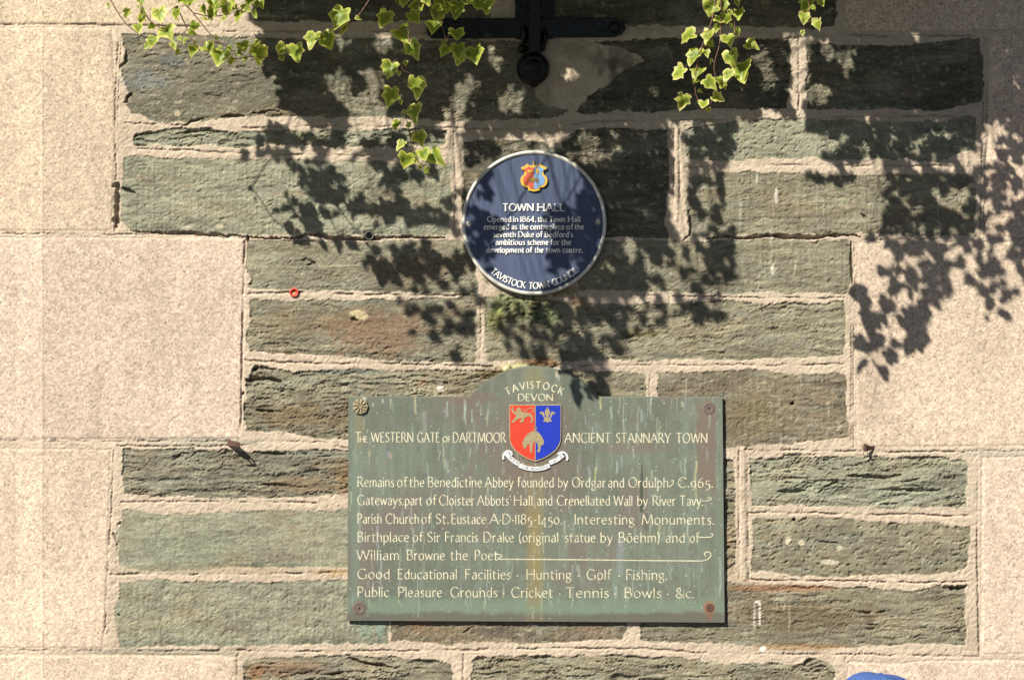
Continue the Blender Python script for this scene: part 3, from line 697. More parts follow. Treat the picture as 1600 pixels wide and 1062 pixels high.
def build_green_plaque():
    HF = .0135
    root = empty("bronze_plaque", W(837, 970))
    tag(root, "green weathered bronze plaque with arched top, painted shield and cream lettering", "plaque")
    nx, ny = 420, 250
    u = np.linspace(0, 1, nx); v = np.linspace(0, 1, ny)
    xt = 544.5 + u * (1128.5 - 544.5); xb = 543 + u * (1132 - 543)
    top = 619 + u * 1.0
    ca, cb, sag = 834.5, 101.0, 47.5
    R = (cb * cb + sag * sag) / (2 * sag)
    dx = np.abs(xt - ca)
    arc = np.where(dx < cb, np.sqrt(np.maximum(R * R - dx * dx, 0)) - (R - sag), 0)
    arc = np.where((dx >= cb - 9) & (dx < cb + 8), np.maximum(arc, ((cb + 8 - dx) / 17) ** 2 * 5.6), arc)
    top = top - arc
    bot = 969 + u * 3
    Vv, U = np.meshgrid(v, u, indexing='ij')
    Y = top[None] * (1 - Vv) + bot[None] * Vv
    X = xt[None] * (1 - Vv) + xb[None] * Vv
    X = X.astype(np.float32); Y = Y.astype(np.float32)
    # patina: greens, purple browns, verdigris, rain streaks
    f1 = fbm(X, Y, 70, 120, 4, 201); f2 = fbm(X, Y, 6, 90, 3, 203); f3 = fbm(X, Y, 14, 16, 4, 207); f4 = fbm(X, Y, 3, 4, 2, 211)
    c = np.array((.122, .138, .104), np.float32) * (1 + .26 * f1 + .14 * f3 + .10 * f4 + .1 * f2)[..., None]
    def blend(m, col):
        nonlocal c
        m = np.clip(m, 0, 1)[..., None]; c = c * (1 - m) + np.array(col, np.float32) * m
    blend(.75 * sstep(.02, .45, fbm(X, Y, 60, 90, 4, 221) + .3 * f2), (.140, .116, .098))
    blend(.55 * sstep(.15, .55, f2 + .4 * f1), (.145, .178, .138))
    def box(cx, cy, rx, ry, soft=.35):
        q = np.maximum(np.abs(X - cx) / rx, np.abs(Y - cy) / ry) + .18 * f3 + .1 * f2
        return 1 - sstep(1 - soft, 1 + soft * .4, q)
    def oval(cx, cy, rx, ry):
        q = np.hypot((X - cx) / rx, (Y - cy) / ry) + .25 * f3
        return 1 - sstep(.5, 1.1, q)
    blend(.85 * box(836, 690, 56, 70), (.135, .108, .085)); blend(.7 * oval(815, 760, 40, 70), (.14, .11, .085))
    blend(.75 * box(1103, 700, 17, 80), (.15, .105, .08)); blend(.45 * oval(990, 700, 70, 12), (.15, .11, .085)); blend(.5 * oval(730, 622, 60, 12), (.15, .10, .08))
    blend(.8 * sstep(926, 944, Y + 7 * f3) * (1 - sstep(952, 958, Y + 5 * f3 + 4 * f1)), (.145, .198, .138))
    blend(.95 * sstep(955, 960, Y + 5 * f3 + 4 * f1), (.105, .098, .075))
    blend(.6 * box(556, 800, 8, 170, .6), (.14, .185, .14)); blend(.6 * box(1124, 860, 8, 110, .6), (.135, .165, .125))
    blend(.7 * box(836, 860, 14, 120, .8), (.23, .175, .065)); blend(.5 * oval(836, 590, 22, 22), (.19, .17, .07)); blend(.5 * oval(562, 670, 10, 40), (.19, .16, .085)); blend(.35 * oval(870, 955, 120, 8), (.14, .2, .14))
    # dark gash and rust below the fixings
    g = np.clip(1 - np.abs(X - (1003 - (Y - 720) * .012)) / (3.0 * np.clip((Y - 718) / 40, 0, 1) + .4), 0, 1) * (Y > 718) * (Y < 800)
    blend(.85 * sstep(0, .5, g), (.042, .045, .03)); blend(.6 * oval(1009, 815, 5, 22), (.07, .065, .045))
    blend(.9 * oval(1109, 949, 12, 13), (.24, .10, .045)); blend(.7 * oval(1109, 962, 7, 9), (.17, .085, .05)); blend(.7 * oval(561, 950, 17, 17), (.10, .08, .068)); blend(.7 * oval(1107, 639, 13, 14), (.16, .12, .085))
    # white and yellow drips
    rd = random.Random(17)
    drips = [(650, 632, 30, 1.6, (.45, .40, .22)), (727, 640, 32, 2.2, (.32, .38, .31)), (698, 640, 26, 1.6, (.26, .30, .27)), (738, 650, 20, 1.4, (.3, .36, .28)), (664, 660, 36, 3, (.22, .23, .21)),
             (869, 585, 10, 2.2, (.52, .46, .30)), (873, 590, 10, 1.4, (.5, .42, .3)), (937, 630, 22, 1.6, (.40, .38, .18)), (955, 645, 18, 1.6, (.32, .36, .30)), (974, 665, 18, 1.3, (.34, .38, .3)), (990, 708, 14, 1.3, (.34, .38, .30)),
             (930, 740, 22, 1.3, (.42, .40, .16)), (964, 730, 20, 1.5, (.28, .33, .31)), (1071, 730, 30, 1.8, (.27, .32, .26)), (1087, 750, 60, 1.8, (.36, .36, .20)), (1075, 830, 40, 1.6, (.34, .37, .26)), (1030, 835, 30, 1.6, (.34, .34, .2)),
             (590, 850, 60, 2, (.23, .25, .25)), (595, 900, 70, 1.6, (.25, .28, .25)), (920, 740, 24, 2.5, (.24, .27, .25)), (970, 870, 60, 4, (.22, .25, .26)), (962, 925, 18, 1.4, (.34, .42, .4)), (700, 730, 20, 2, (.24, .27, .25)), (607, 710, 12, 3, (.19, .21, .23)),
             (577, 708, 8, 1.4, (.46, .36, .16)), (610, 712, 10, 1.4, (.36, .26, .16)), (1125, 900, 60, 1.6, (.28, .33, .27)), (833, 960, 14, 1, (.35, .40, .3)), (569, 622, 7, 3.2, (.62, .58, .46)), (583, 632, 6, 1.6, (.42, .42, .34)), (598, 626, 8, 1.4, (.36, .36, .3)), (625, 890, 70, 1.2, (.24, .28, .23)), (1066, 632, 8, 3, (.36, .38, .26))]
    for _ in range(260): drips.append((rd.uniform(548, 1126), rd.uniform(622, 950), rd.uniform(4, 34), rd.uniform(.6, 1.5), rd.choice([(.25, .30, .24), (.22, .27, .24), (.30, .32, .22), (.20, .22, .20)])))
    for x, y, ln, w, col in drips:
        m = (1 - sstep(w * .5, w * 1.25, np.abs(X - x - 1.6 * vnoise(Y / 13, Y * 0 + x, 3)))) * (Y > y - ln / 2) * (1 - sstep(y + ln * .35, y + ln * .6, Y)) * (.55 + .45 * sstep(-.3, .3, fbm(X, Y, 4, 9, 2, 230)))
        blend(.75 * m, col)
    for _ in range(420):
        x, y = rd.uniform(546, 1128), rd.uniform(622, 966); r = rd.uniform(.5, 1.3)
        i0, i1 = int((x - 6 - 544) / 586 * nx), int((x + 6 - 544) / 586 * nx)
        sl = (slice(None), slice(max(i0, 0), min(i1 + 1, nx)))
        m = (np.hypot(X[sl] - x, Y[sl] - y) < r)[..., None] * .7
        c[sl] = c[sl] * (1 - m) + np.array(rd.choice([(.3, .38, .31), (.34, .36, .26)]), np.float32) * m
    blend(.8 * (1 - sstep(0, 2.4, Y - top[None] + 1.2 * f3)), (.19, .21, .15))
    co = np.stack([(X - 800) / PXM, np.full(X.shape, -HF), ZC + (531 - Y) / PXM], -1).reshape(-1, 3)
    nf = nx * ny
    idx = np.arange(nf).reshape(ny, nx)
    quads = np.stack([idx[1:, :-1], idx[1:, 1:], idx[:-1, 1:], idx[:-1, :-1]], -1).reshape(-1, 4)
    me = bpy.data.meshes.new("plate")
    me.from_pydata(co.tolist(), [], quads.tolist())
    a = me.attributes.new("col", 'FLOAT_COLOR', 'POINT')
    a.data.foreach_set("color", np.concatenate([np.clip(c, .01, .8), np.ones(X.shape + (1,), np.float32)], -1).astype(np.float32).ravel())
    plate = link_mesh("plate", me, patina_mat(), root)
    # sides and back
    ring = [(X[0, i], Y[0, i]) for i in range(0, nx, 3)] + [(X[0, -1], Y[0, -1])] + [(X[-1, i], Y[-1, i]) for i in range(nx - 1, -1, -3)] + [(X[-1, 0], Y[-1, 0])]
    ring = [p for i, p in enumerate(ring) if p != ring[i - 1]]
    slab("edge", [(float(x), float(y)) for x, y in ring], .006, HF - .0004, M_BRONZE_EDGE, plate)
    # lettering, one part for each line
    def line(words, cap, base, slope=.0023, thick=1.6, **kw):
        p = Pen(HF, .0003, thick, .48, 25, .07)
        for t, x0, x1 in words: p.word(t, x0, x1, base + slope * (x0 - 558), cap, slope, **kw)
        return p
    def B(p, swash=None):
        if swash: p.ribbon(catmull(swash), 1.2)
        p.build("lettering", M_CREAM, root)
    p = line([("WESTERN", 580.4, 646), ("GATE", 652.5, 687), ("DARTMOOR", 707.8, 790), ("ANCIENT", 882.4, 954), ("STANNARY", 962.6, 1047.5), ("TOWN", 1056.5, 1105)], 15, 690.6, .0024)
    p.word("T", 555, 564.5, 691, 15.5); p.word("HE", 562.5, 574.2, 690.6, 8.8); p.word("OF", 691.9, 704, 690.8, 8.8); B(p)
    p = Pen(HF, .0003, 1.9, .48, 25, .07); p.arc("TAVISTOCK", 835, 700, 93, -27.5, 27.5, 10.8); B(p)
    B(line([("DEVON", 809.5, 864)], 10.5, 625.3, .003))
    B(line([("Remains", 558.8, 615.8), ("of", 620.8, 636.5), ("the", 640, 663), ("Benedictine", 669, 753), ("Abbey", 757.8, 802), ("founded", 808.5, 865), ("by", 872, 887), ("Ordgar", 894, 946), ("and", 950, 975), ("Ordulph", 982, 1044), ("C.965.", 1059, 1113.5)], 15.3, 760.4, .0018), [(1042.5, 760), (1047, 759.5), (1051.5, 755), (1051.5, 750.5), (1048.5, 751.5)])
    p = line([("Gateways.", 558.8, 630.6), ("part", 633, 660), ("of", 666.5, 682), ("Cloister", 686.5, 741.3), ("Abbots'", 746, 798), ("Hall", 803, 832), ("and", 839, 863), ("Crenellated", 870.5, 953), ("Wall", 959, 988), ("by", 995.5, 1012), ("River", 1019.5, 1055), ("Tavy.", 1062, 1098)], 15.3, 788.7, .0020)
    p.ribbon(catmull([(1096, 782.5), (1106, 782), (1111, 779.5), (1109, 776.5), (1105, 779)]), 1.3); B(p)
    B(line([("Parish", 558.8, 596.5), ("Church", 603, 655), ("of", 659, 674), ("St.", 681, 701), ("Eustace", 705.5, 759), ("A·D·1185-1450.", 765.3, 878), ("Interesting", 897.5, 991), ("Monuments.", 1003, 1115)], 15.3, 817.6, .0028))
    p = line([("Birthplace", 558.8, 639), ("of", 645, 661), ("Sir", 668, 688), ("Francis", 695.5, 746.7), ("Drake", 755.5, 802.5), ("(original", 810.8, 872.4), ("statue", 883, 930), ("by", 938, 957), ("Böehm)", 966.5, 1031), ("and", 1039.5, 1070), ("of", 1078, 1092)], 15.3, 846, .0024)
    p.ribbon(catmull([(1090, 839), (1103, 839), (1112, 838), (1113, 834), (1109, 833.5)]), 1.4); B(p)
    p = line([("William", 557.7, 623.6), ("Browne", 636, 695), ("the", 704, 731), ("Poet", 741.8, 778)], 15.3, 874.3, .0018)
    p.ribbon([(780, 873.2), (900, 874), (1000, 875.2), (1096, 876)], 1.6)
    p.ribbon(catmull([(1096, 876), (1106, 873), (1110.5, 866), (1106, 861.5), (1100.5, 864.5), (1103, 869)]), 1.5)
    p.ribbon(catmull([(772, 865.5), (781, 866), (784, 869), (778, 872), (780, 873.2)]), 1.3); B(p)
    B(line([("Good", 558.8, 609), ("Educational", 621.7, 714), ("Facilities", 727, 798), ("·", 807.5, 809.5), ("Hunting", 822.5, 892.4), ("·", 903, 905), ("Golf", 916.6, 955), ("·", 966.6, 968.6), ("Fishing.", 978.3, 1042)], 15.3, 903.8, .0030))
    B(line([("Public", 558.8, 607.8), ("Pleasure", 622.4, 690.7), ("Grounds", 704, 777), ("·", 786, 788), ("Cricket", 799, 864), ("·", 873.7, 875.7), ("Tennis", 883.7, 951), ("·", 959.6, 961.6), ("Bowls", 975.5, 1033), ("·", 1042, 1044), ("&c.", 1055.5, 1084)], 15.3, 931.8, .0036))
    # painted shield and its charges
    Z = lambda pts, ox=780, oy=590, s=7.08: [(ox + x / s, oy + y / s) for x, y in pts]
    right = [(398, 932), (480, 905), (560, 862), (625, 812), (665, 755), (684, 690), (687, 560), (687, 420), (687, 297)]
    outl = right + [(110, 300), (110, 420), (110, 560), (113, 690), (132, 755), (172, 812), (236, 862), (316, 905)]
    sh = slab("shield", Z(outl), HF - .0005, HF + .0035, M_GILT, root, .0004)
    l = [(393, 914), (316, 890), (240, 847), (180, 800), (143, 747), (122, 686), (119, 311), (393, 309)]
    slab("red_field", Z(l), HF + .003, HF + .0039, M_RED, sh)
    slab("blue_field", Z([(403, 914), (480, 890), (556, 847), (616, 800), (653, 747), (676, 686), (678, 308), (403, 309)]), HF + .003, HF + .0039, M_BLUE, sh)
    lion = [(190,345),(205,332),(235,335),(245,375),(280,385),(310,390),(340,400),(372,425),(375,490),(345,500),(340,485),(358,480),(355,445),(325,425),(290,440),(270,455),(275,485),(235,500),(225,480),(250,470),(240,445),(215,455),(185,475),(165,495),(135,500),(135,482),(160,470),(175,440),(190,420),(175,410),(150,390),(133,360),(140,325),(155,330),(158,355),(170,375),(188,385),(195,370)]
    HC = HF + .0046
    li = slab("lion", Z(lion), HF + .0037, HC, M_GILT, sh)
    p = Pen(HF + .0038, .0008, 1.2); p.ribbon(catmull(Z([(345,395),(378,370),(375,340),(345,340),(315,350),(300,370),(270,360),(262,345)])), 1.2); p.build("tail", M_GILT, li)
    mir = lambda pts: [(1066 - x, y) for x, y in pts][::-1]
    petal = [(505,430),(495,385),(470,375),(450,385),(447,405),(460,400),(478,410),(490,440)]
    fl = slab("fleur_de_lis", Z([(533,325),(560,370),(560,400),(545,434),(520,434),(505,400),(505,370)]), HF + .0037, HC, M_GILT, sh)
    slab("petal", Z(petal), HF + .0037, HC - .0002, M_GILT, fl); slab("petal", Z(mir(petal)), HF + .0037, HC - .0002, M_GILT, fl)
    slab("foot", Z([(490,437),(576,437),(566,455),(582,490),(555,485),(533,497),(510,485),(484,490),(500,455)]), HF + .0037, HC - .0003, M_GILT, fl)
    ram = slab("golden_fleece", Z([(395,590),(360,595),(310,625),(280,665),(262,710),(250,725),(260,745),(280,790),(300,770),(310,745),(335,735),(340,800),(350,835),(365,825),(365,770),(380,710),(400,705),(415,720),(430,760),(432,790),(415,810),(440,830),(455,800),(460,760),(475,740),(490,745),(495,700),(470,650),(440,610),(410,592)]), HF + .0037, HC, M_GILT, sh)
    p = Pen(HF + .0038, .0012, 1); p.ribbon([(780 + (397 + 19 * math.cos(a)) / 7.08, 590 + (561 + 19 * math.sin(a)) / 7.08) for a in [k * math.pi / 10 for k in range(21)]], .9)
    p.ribbon(Z([(397, 580), (397, 690)]), 1.0); p.build("ring", M_GILT, ram)
    # motto scroll
    p = Pen(HF - .0003, .0042, 1)
    for q in ([(78,838),(115,880),(165,925),(217,955)], [(219,968),(300,998),(390,1010),(480,1000),(556,972)], [(556,942),(620,918),(665,890),(705,855)]): p.ribbon(catmull(Z(q)), 6.6)
    for q in ([(140,858),(130,825),(95,812),(60,835),(45,870),(48,905)], [(648,850),(680,828),(715,828),(742,850),(755,890),(745,915)]): p.ribbon(catmull(Z(q)), 3.0)
    scroll = p.build("motto_scroll", M_WHITE, root)
    p = Pen(HF + .0046, .0002, .75, .6)
    def along(text, pts, cap):
        c = catmull(Z(pts), 20); ls = [0]
        for a, b in zip(c[:-1], c[1:]): ls.append(ls[-1] + math.hypot(b[0] - a[0], b[1] - a[1]))
        ws = [GL[ch][0] if ch != ' ' else .4 for ch in text]; tot = sum(ws) + .2 * (len(ws) - 1); s = ls[-1] / tot; pos = 0
        for ch, w in zip(text, ws):
            if ch != ' ':
                d = (pos + w / 2) * s; i = min(max(np.searchsorted(ls, d), 1), len(c) - 1)
                a, b = c[i - 1], c[i]; q = math.hypot(b[0] - a[0], b[1] - a[1]); t = ((b[0] - a[0]) / q, (b[1] - a[1]) / q)
                p.glyph(ch, lambda u, v: (b[0] + (u - w / 2) * s * t[0] + (v - .5) * cap * t[1], b[1] + (u - w / 2) * s * t[1] - (v - .5) * cap * t[0]), cap)
            pos += w + .2
    along("CRESCIT", [(98,860),(140,902),(205,948)], 4.0); along("SUB PONDERE", [(250,980),(390,1010),(530,982)], 4.0); along("VIRTUS", [(575,936),(630,912),(690,868)], 4.0)
    p.build("motto_lettering", M_GREY, scroll)
    # fixings
    petals = lambda r, h, a: (r * (1 + .05 * math.cos(9 * a)), h + (.0022 * math.cos(9 * a) if 3 < r < 11 else 0))
    turned("stud", 563.5, 635.5, [(11.6, HF - .0006), (12, HF + .004), (11, HF + .0068), (9.2, HF + .0062), (7, HF + .0078), (4.6, HF + .0070), (3.4, HF + .0062), (2.6, HF + .0086), (1.2, HF + .0078), (.4, HF + .006)], M_ROSE, root, 72, False, petals)
    for x, y, r, mt in ((1107.5, 638, 9.5, M_SCREW), (561.5, 949.5, 10.5, M_SCREW), (1109, 949, 6.5, M_RUST)):
        s = turned("screw", x, y, [(r, HF - .0005), (r, HF + .0006), (r * .86, HF + .0013), (r * .55, HF + .0011), (r * .42, HF + .0004), (r * .3, HF + .0008)], mt, root, 30, False)
        slab("slot", [(x - r * .2, y - r * .06), (x - .02 * r, y - r * .2), (x + r * .18, y - .02 * r), (x + .03 * r, y + r * .22)], HF + .0006, HF + .0010, M_SLOT_SHADE, s)  # raised chip; the slot's shade is painted as its near-black colour

# ------------------------------------------------------------------ the round blue plaque
def build_blue_plaque():
    HF = .017; cx, cy = 834.5, 349
    root = empty("round_plaque", W(cx, cy + 112))
    tag(root, "round navy blue plaque with raised white lettering and silver rim above the green plaque", "plaque")
    m, n, l, b = new_mat("navy_paint")
    tc = n.new("ShaderNodeTexCoord"); mp = n.new("ShaderNodeMapping"); mp.inputs["Scale"].default_value = (120, 10, 6)
    t = n.new("ShaderNodeTexNoise"); t.inputs["Scale"].default_value = 1; t.inputs["Detail"].default_value = 4
    l.new(tc.outputs["Object"], mp.inputs[0]); l.new(mp.outputs[0], t.inputs["Vector"])
    cr = n.new("ShaderNodeValToRGB"); cr.color_ramp.elements[0].position = .3; cr.color_ramp.elements[0].color = (.038, .052, .104, 1); cr.color_ramp.elements[1].position = .75; cr.color_ramp.elements[1].color = (.068, .090, .155, 1)
    l.new(t.outputs["Fac"], cr.inputs[0]); l.new(cr.outputs[0], b.inputs["Base Color"])
    b.inputs["Roughness"].default_value = .55; b.inputs["Specular IOR Level"].default_value = .5
    turned("disc", cx, cy, [(108, .004), (108, HF), (60, HF), (1, HF)], m, root, 128, False)
    silver = plain("silver_rim", (.60, .57, .50), .42, .2, noise=.16, nscale=45)
    turned("rim", cx, cy, [(107.6, .003), (112.6, .003), (113, .018), (112.2, .0215), (110, .0222), (108.4, .0215), (107.4, .0168)], silver, root, 160)
    white = plain("raised_white_paint", (.74, .73, .69), .5, noise=.12, nscale=120)
    def line(words, cap, base, thick=1.65, serif=.13):
        p = Pen(HF + .0002, .0030, thick, .62, 10, serif)
        for w, x0, x1 in words: p.word(w, x0, x1, base - .006 * (x0 - 760) * 0, cap, 0, lining=True)
        p.build("lettering", white, root)
    line([("TOWN", 785.5, 833.5), ("HALL", 839.5, 882.5)], 11, 330.4, 2.3, .12)
    line([("Opened", 761.5, 798.5), ("in", 802, 809.5), ("1864,", 813, 837.5), ("the", 840.3, 855), ("Town", 858.3, 882.7), ("Hall", 887.5, 906.5)], 8.3, 347.4)
    line([("emerged", 756, 795.3), ("as", 799.3, 808), ("the", 812.2, 825.3), ("centrepiece", 828.7, 881.5), ("of", 885, 895.6), ("the", 898, 912.3)], 8.3, 359.2)
    line([("seventh", 771.2, 805.6), ("Duke", 810, 834), ("of", 838, 847.6), ("Bedford's", 851.3, 895)], 8.3, 371.2)
    line([("ambitious", 774.3, 820.2), ("scheme", 824.3, 856.5), ("for", 860.2, 873.6), ("the", 877.2, 892)], 8.3, 383.3)
    line([("development", 759.7, 819), ("of", 822, 831.6), ("the", 835.6, 848.7), ("town", 853.2, 875), ("centre.", 879, 910)], 8.3, 395.4)
    p = Pen(HF + .0002, .0030, 1.8, .55, 10, .12); p.arc("TAVISTOCK TOWN COUNCIL", cx - .5, cy, 102.8, 221, 137, 9.6, True, .95); p.build("lettering", white, root)
    # crest
    Z = lambda pts: [(800 + x / 16.34, 245 + y / 16.34) for x, y in pts]
    half = [(560, 235), (500, 245), (440, 235), (385, 190), (355, 240), (225, 295), (250, 345), (310, 360), (325, 410), (300, 480), (245, 520), (215, 600), (222, 690), (265, 760), (330, 800), (405, 800), (415, 880), (500, 895), (560, 910)]
    full = half + [(1122 - x, y) for x, y in half[::-1][1:-1]]
    gold = plain("crest_gold", (.55, .36, .05), .45, noise=.3, nscale=260)
    red = plain("crest_red", (.48, .085, .04), .5, noise=.12, nscale=150)
    M_DULL = plain("crest_dull_gold", (.20, .14, .035), .5, noise=.4, nscale=300)
    pale = plain("crest_pale_blue", (.16, .29, .50), .5, noise=.15, nscale=120)
    cr_ = slab("crest", Z(full), HF - .0003, HF + .0068, gold, root, .001)
    c0 = (560, 560)
    hin = [(560 + (x - 560) * .80, 560 + (y - 560) * .83) for x, y in half]
    slab("red_field", Z([(560, hin[0][1])] + hin[1:-1] + [(560, hin[-1][1])]), HF + .006, HF + .0078, red, cr_, .0008)
    rin = [(1122 - x, y) for x, y in hin]
    slab("blue_field", Z([(562, rin[0][1])] + rin[1:-1] + [(562, rin[-1][1])]), HF + .006, HF + .0078, pale, cr_, .0008)
    slab("lion", Z([(400, 405), (388, 385), (412, 350), (436, 355), (448, 380), (490, 375), (520, 352), (538, 370), (520, 392), (535, 435), (512, 440), (500, 412), (458, 412), (450, 442), (425, 438), (428, 412)]), HF + .0076, HF + .0095, gold, cr_, .0006)
    slab("fleur_de_lis", Z([(640, 300), (685, 360), (680, 420), (645, 480), (612, 420), (600, 360)]), HF + .0076, HF + .0095, gold, cr_, .0006)
    slab("golden_fleece", Z([(430, 650), (440, 600), (480, 565), (530, 560), (560, 545), (600, 560), (650, 570), (680, 620), (655, 640), (645, 690), (620, 690), (615, 640), (565, 650), (525, 640), (515, 690), (490, 685), (480, 630), (455, 640)]), HF + .0076, HF + .0092, M_DULL, cr_, .0006)
    slab("pin", Z([(535, 235), (550, 90), (572, 235)]), HF + .001, HF + .006, gold, cr_)
    scr = plain("zinc_screw", (.34, .33, .30), .5, .3)
    for x, y in ((732.8, 350.6), (933.8, 348)):
        turned("screw", x, y, [(4.3, HF - .0004), (4.3, HF + .0012), (3.4, HF + .0019), (1.6, HF + .0012), (1.2, HF + .0016), (.4, HF + .0016)], scr, root, 24, False)

build_green_plaque()
build_blue_plaque()
# ------------------------------------------------------------------ variegated ivy
def ivy_mat():
    m, n, l, b = new_mat("variegated_ivy_leaf")
    at = n.new("ShaderNodeAttribute"); at.attribute_name = "leaf"
    sp = n.new("ShaderNodeSeparateColor"); l.new(at.outputs["Color"], sp.inputs[0])
    tc = n.new("ShaderNodeTexCoord"); t = n.new("ShaderNodeTexNoise"); t.inputs["Scale"].default_value = 110; t.inputs["Detail"].default_value = 3
    l.new(tc.outputs["Object"], t.inputs["Vector"])
    a = n.new("ShaderNodeMath"); a.operation = 'MULTIPLY_ADD'; a.inputs[1].default_value = .75; l.new(t.outputs["Fac"], a.inputs[0]); l.new(sp.outputs[0], a.inputs[2])
    a2 = n.new("ShaderNodeMath"); a2.operation = 'ADD'; l.new(a.outputs[0], a2.inputs[0]); l.new(sp.outputs[1], a2.inputs[1])
    cr = n.new("ShaderNodeValToRGB"); e = cr.color_ramp.elements
    e[0].position = .42; e[0].color = (.21, .285, .03, 1); e[1].position = 1.0; e[1].color = (.83, .78, .38, 1)
    x = e.new(.62); x.color = (.43, .50, .065, 1); x = e.new(.82); x.color = (.62, .63, .15, 1)
    sc = n.new("ShaderNodeMath"); sc.operation = 'MULTIPLY'; sc.inputs[1].default_value = .62; l.new(a2.outputs[0], sc.inputs[0]); l.new(sc.outputs[0], cr.inputs[0])
    l.new(cr.outputs[0], b.inputs["Base Color"]); b.inputs["Roughness"].default_value = .42; b.inputs["Specular IOR Level"].default_value = .45
    tr = n.new("ShaderNodeBsdfTranslucent"); l.new(cr.outputs[0], tr.inputs[0])
    mx = n.new("ShaderNodeMixShader"); mx.inputs[0].default_value = .54
    l.new(b.outputs[0], mx.inputs[1]); l.new(tr.outputs[0], mx.inputs[2])
    l.new(mx.outputs[0], n["Material Output"].inputs[0])
    return m
M_LEAF = ivy_mat()
M_STEM = plain("ivy_stem", (.13, .06, .04), .6, noise=.3, nscale=90)

LEAF_R = [(.0, .02), (.14, -.12), (.34, -.12), (.47, .02), (.44, .20), (.54, .42), (.38, .52), (.24, .72), (.10, .90), (.0, 1.0)]
class Foliage:
    def __init__(self): self.v, self.f, self.a = [], [], []
    def leaf(self, base, size, ang, tilt, yaw, rnd, lob=1.0, yellow=0.0):
        """base: point where stalk meets blade; ang: turn of the tip away from straight down; tilt/yaw lean the blade off the wall's plane"""
        R = Matrix.Rotation(yaw, 3, 'Z') @ Matrix.Rotation(tilt, 3, 'X') @ Matrix.Rotation(ang, 3, 'Y')
        half = [(x * (lob if i not in (0, 9) else 1) * rnd.uniform(.9, 1.1), y * rnd.uniform(.94, 1.06)) for i, (x, y) in enumerate(LEAF_R)]
        half2 = [(-x * rnd.uniform(.88, 1.12), y * rnd.uniform(.93, 1.07)) for x, y in half[1:-1]][::-1]
        ring = half + half2
        fold = rnd.uniform(.1, .55); curl = rnd.uniform(-.2, .6); ph = rnd.uniform(0, 6)
        def pt(x, y):
            z = fold * abs(x) * .8 - curl * (y - .3) ** 2 + .07 * math.sin(6 * x + 8 * y + ph)
            p = R @ Vector((x * size, -z * size, -(y) * size))
            return base + p
        n = len(ring); o = len(self.v); yl = yellow
        for fac, rim in ((1.0, 1.0), (.82, .62), (.45, .15)):
            for x, y in ring: self.v.append(pt(x * fac, .3 + (y - .3) * fac)); self.a.append((rim, yl, 0, 1))
        self.v.append(pt(0, .3)); self.a.append((.0, yl, 0, 1)); c = o + 3 * n
        for k in range(n):
            j = (k + 1) % n
            self.f += [(o + k, o + j, o + n + j, o + n + k), (o + n + k, o + n + j, o + 2 * n + j, o + 2 * n + k), (o + 2 * n + k, o + 2 * n + j, c)]
    def build(self, name, parent):
        me = bpy.data.meshes.new(name); me.from_pydata([tuple(p) for p in self.v], [], self.f)
        at = me.attributes.new("leaf", 'FLOAT_COLOR', 'POINT'); at.data.foreach_set("color", np.array(self.a, np.float32).ravel())
        return link_mesh(name, me, M_LEAF, parent, True)

def tube(bm, pts, r0, r1=None, n=6):
    r1 = r0 if r1 is None else r1; prev = None
    for i, p in enumerate(pts):
        a, b = pts[max(i - 1, 0)], pts[min(i + 1, len(pts) - 1)]
        d = (b - a).normalized(); s = d.cross(Vector((0, 1, 0)) if abs(d.y) < .9 else Vector((1, 0, 0))).normalized(); t = d.cross(s)
        r = r0 + (r1 - r0) * i / max(len(pts) - 1, 1)
        ring = [bm.verts.new(p + (s * math.cos(2 * math.pi * k / n) + t * math.sin(2 * math.pi * k / n)) * r) for k in range(n)]
        if prev: [bm.faces.new((prev[k], prev[(k + 1) % n], ring[(k + 1) % n], ring[k])) for k in range(n)]
        else: bm.faces.new(ring)
        prev = ring
    bm.faces.new(prev)

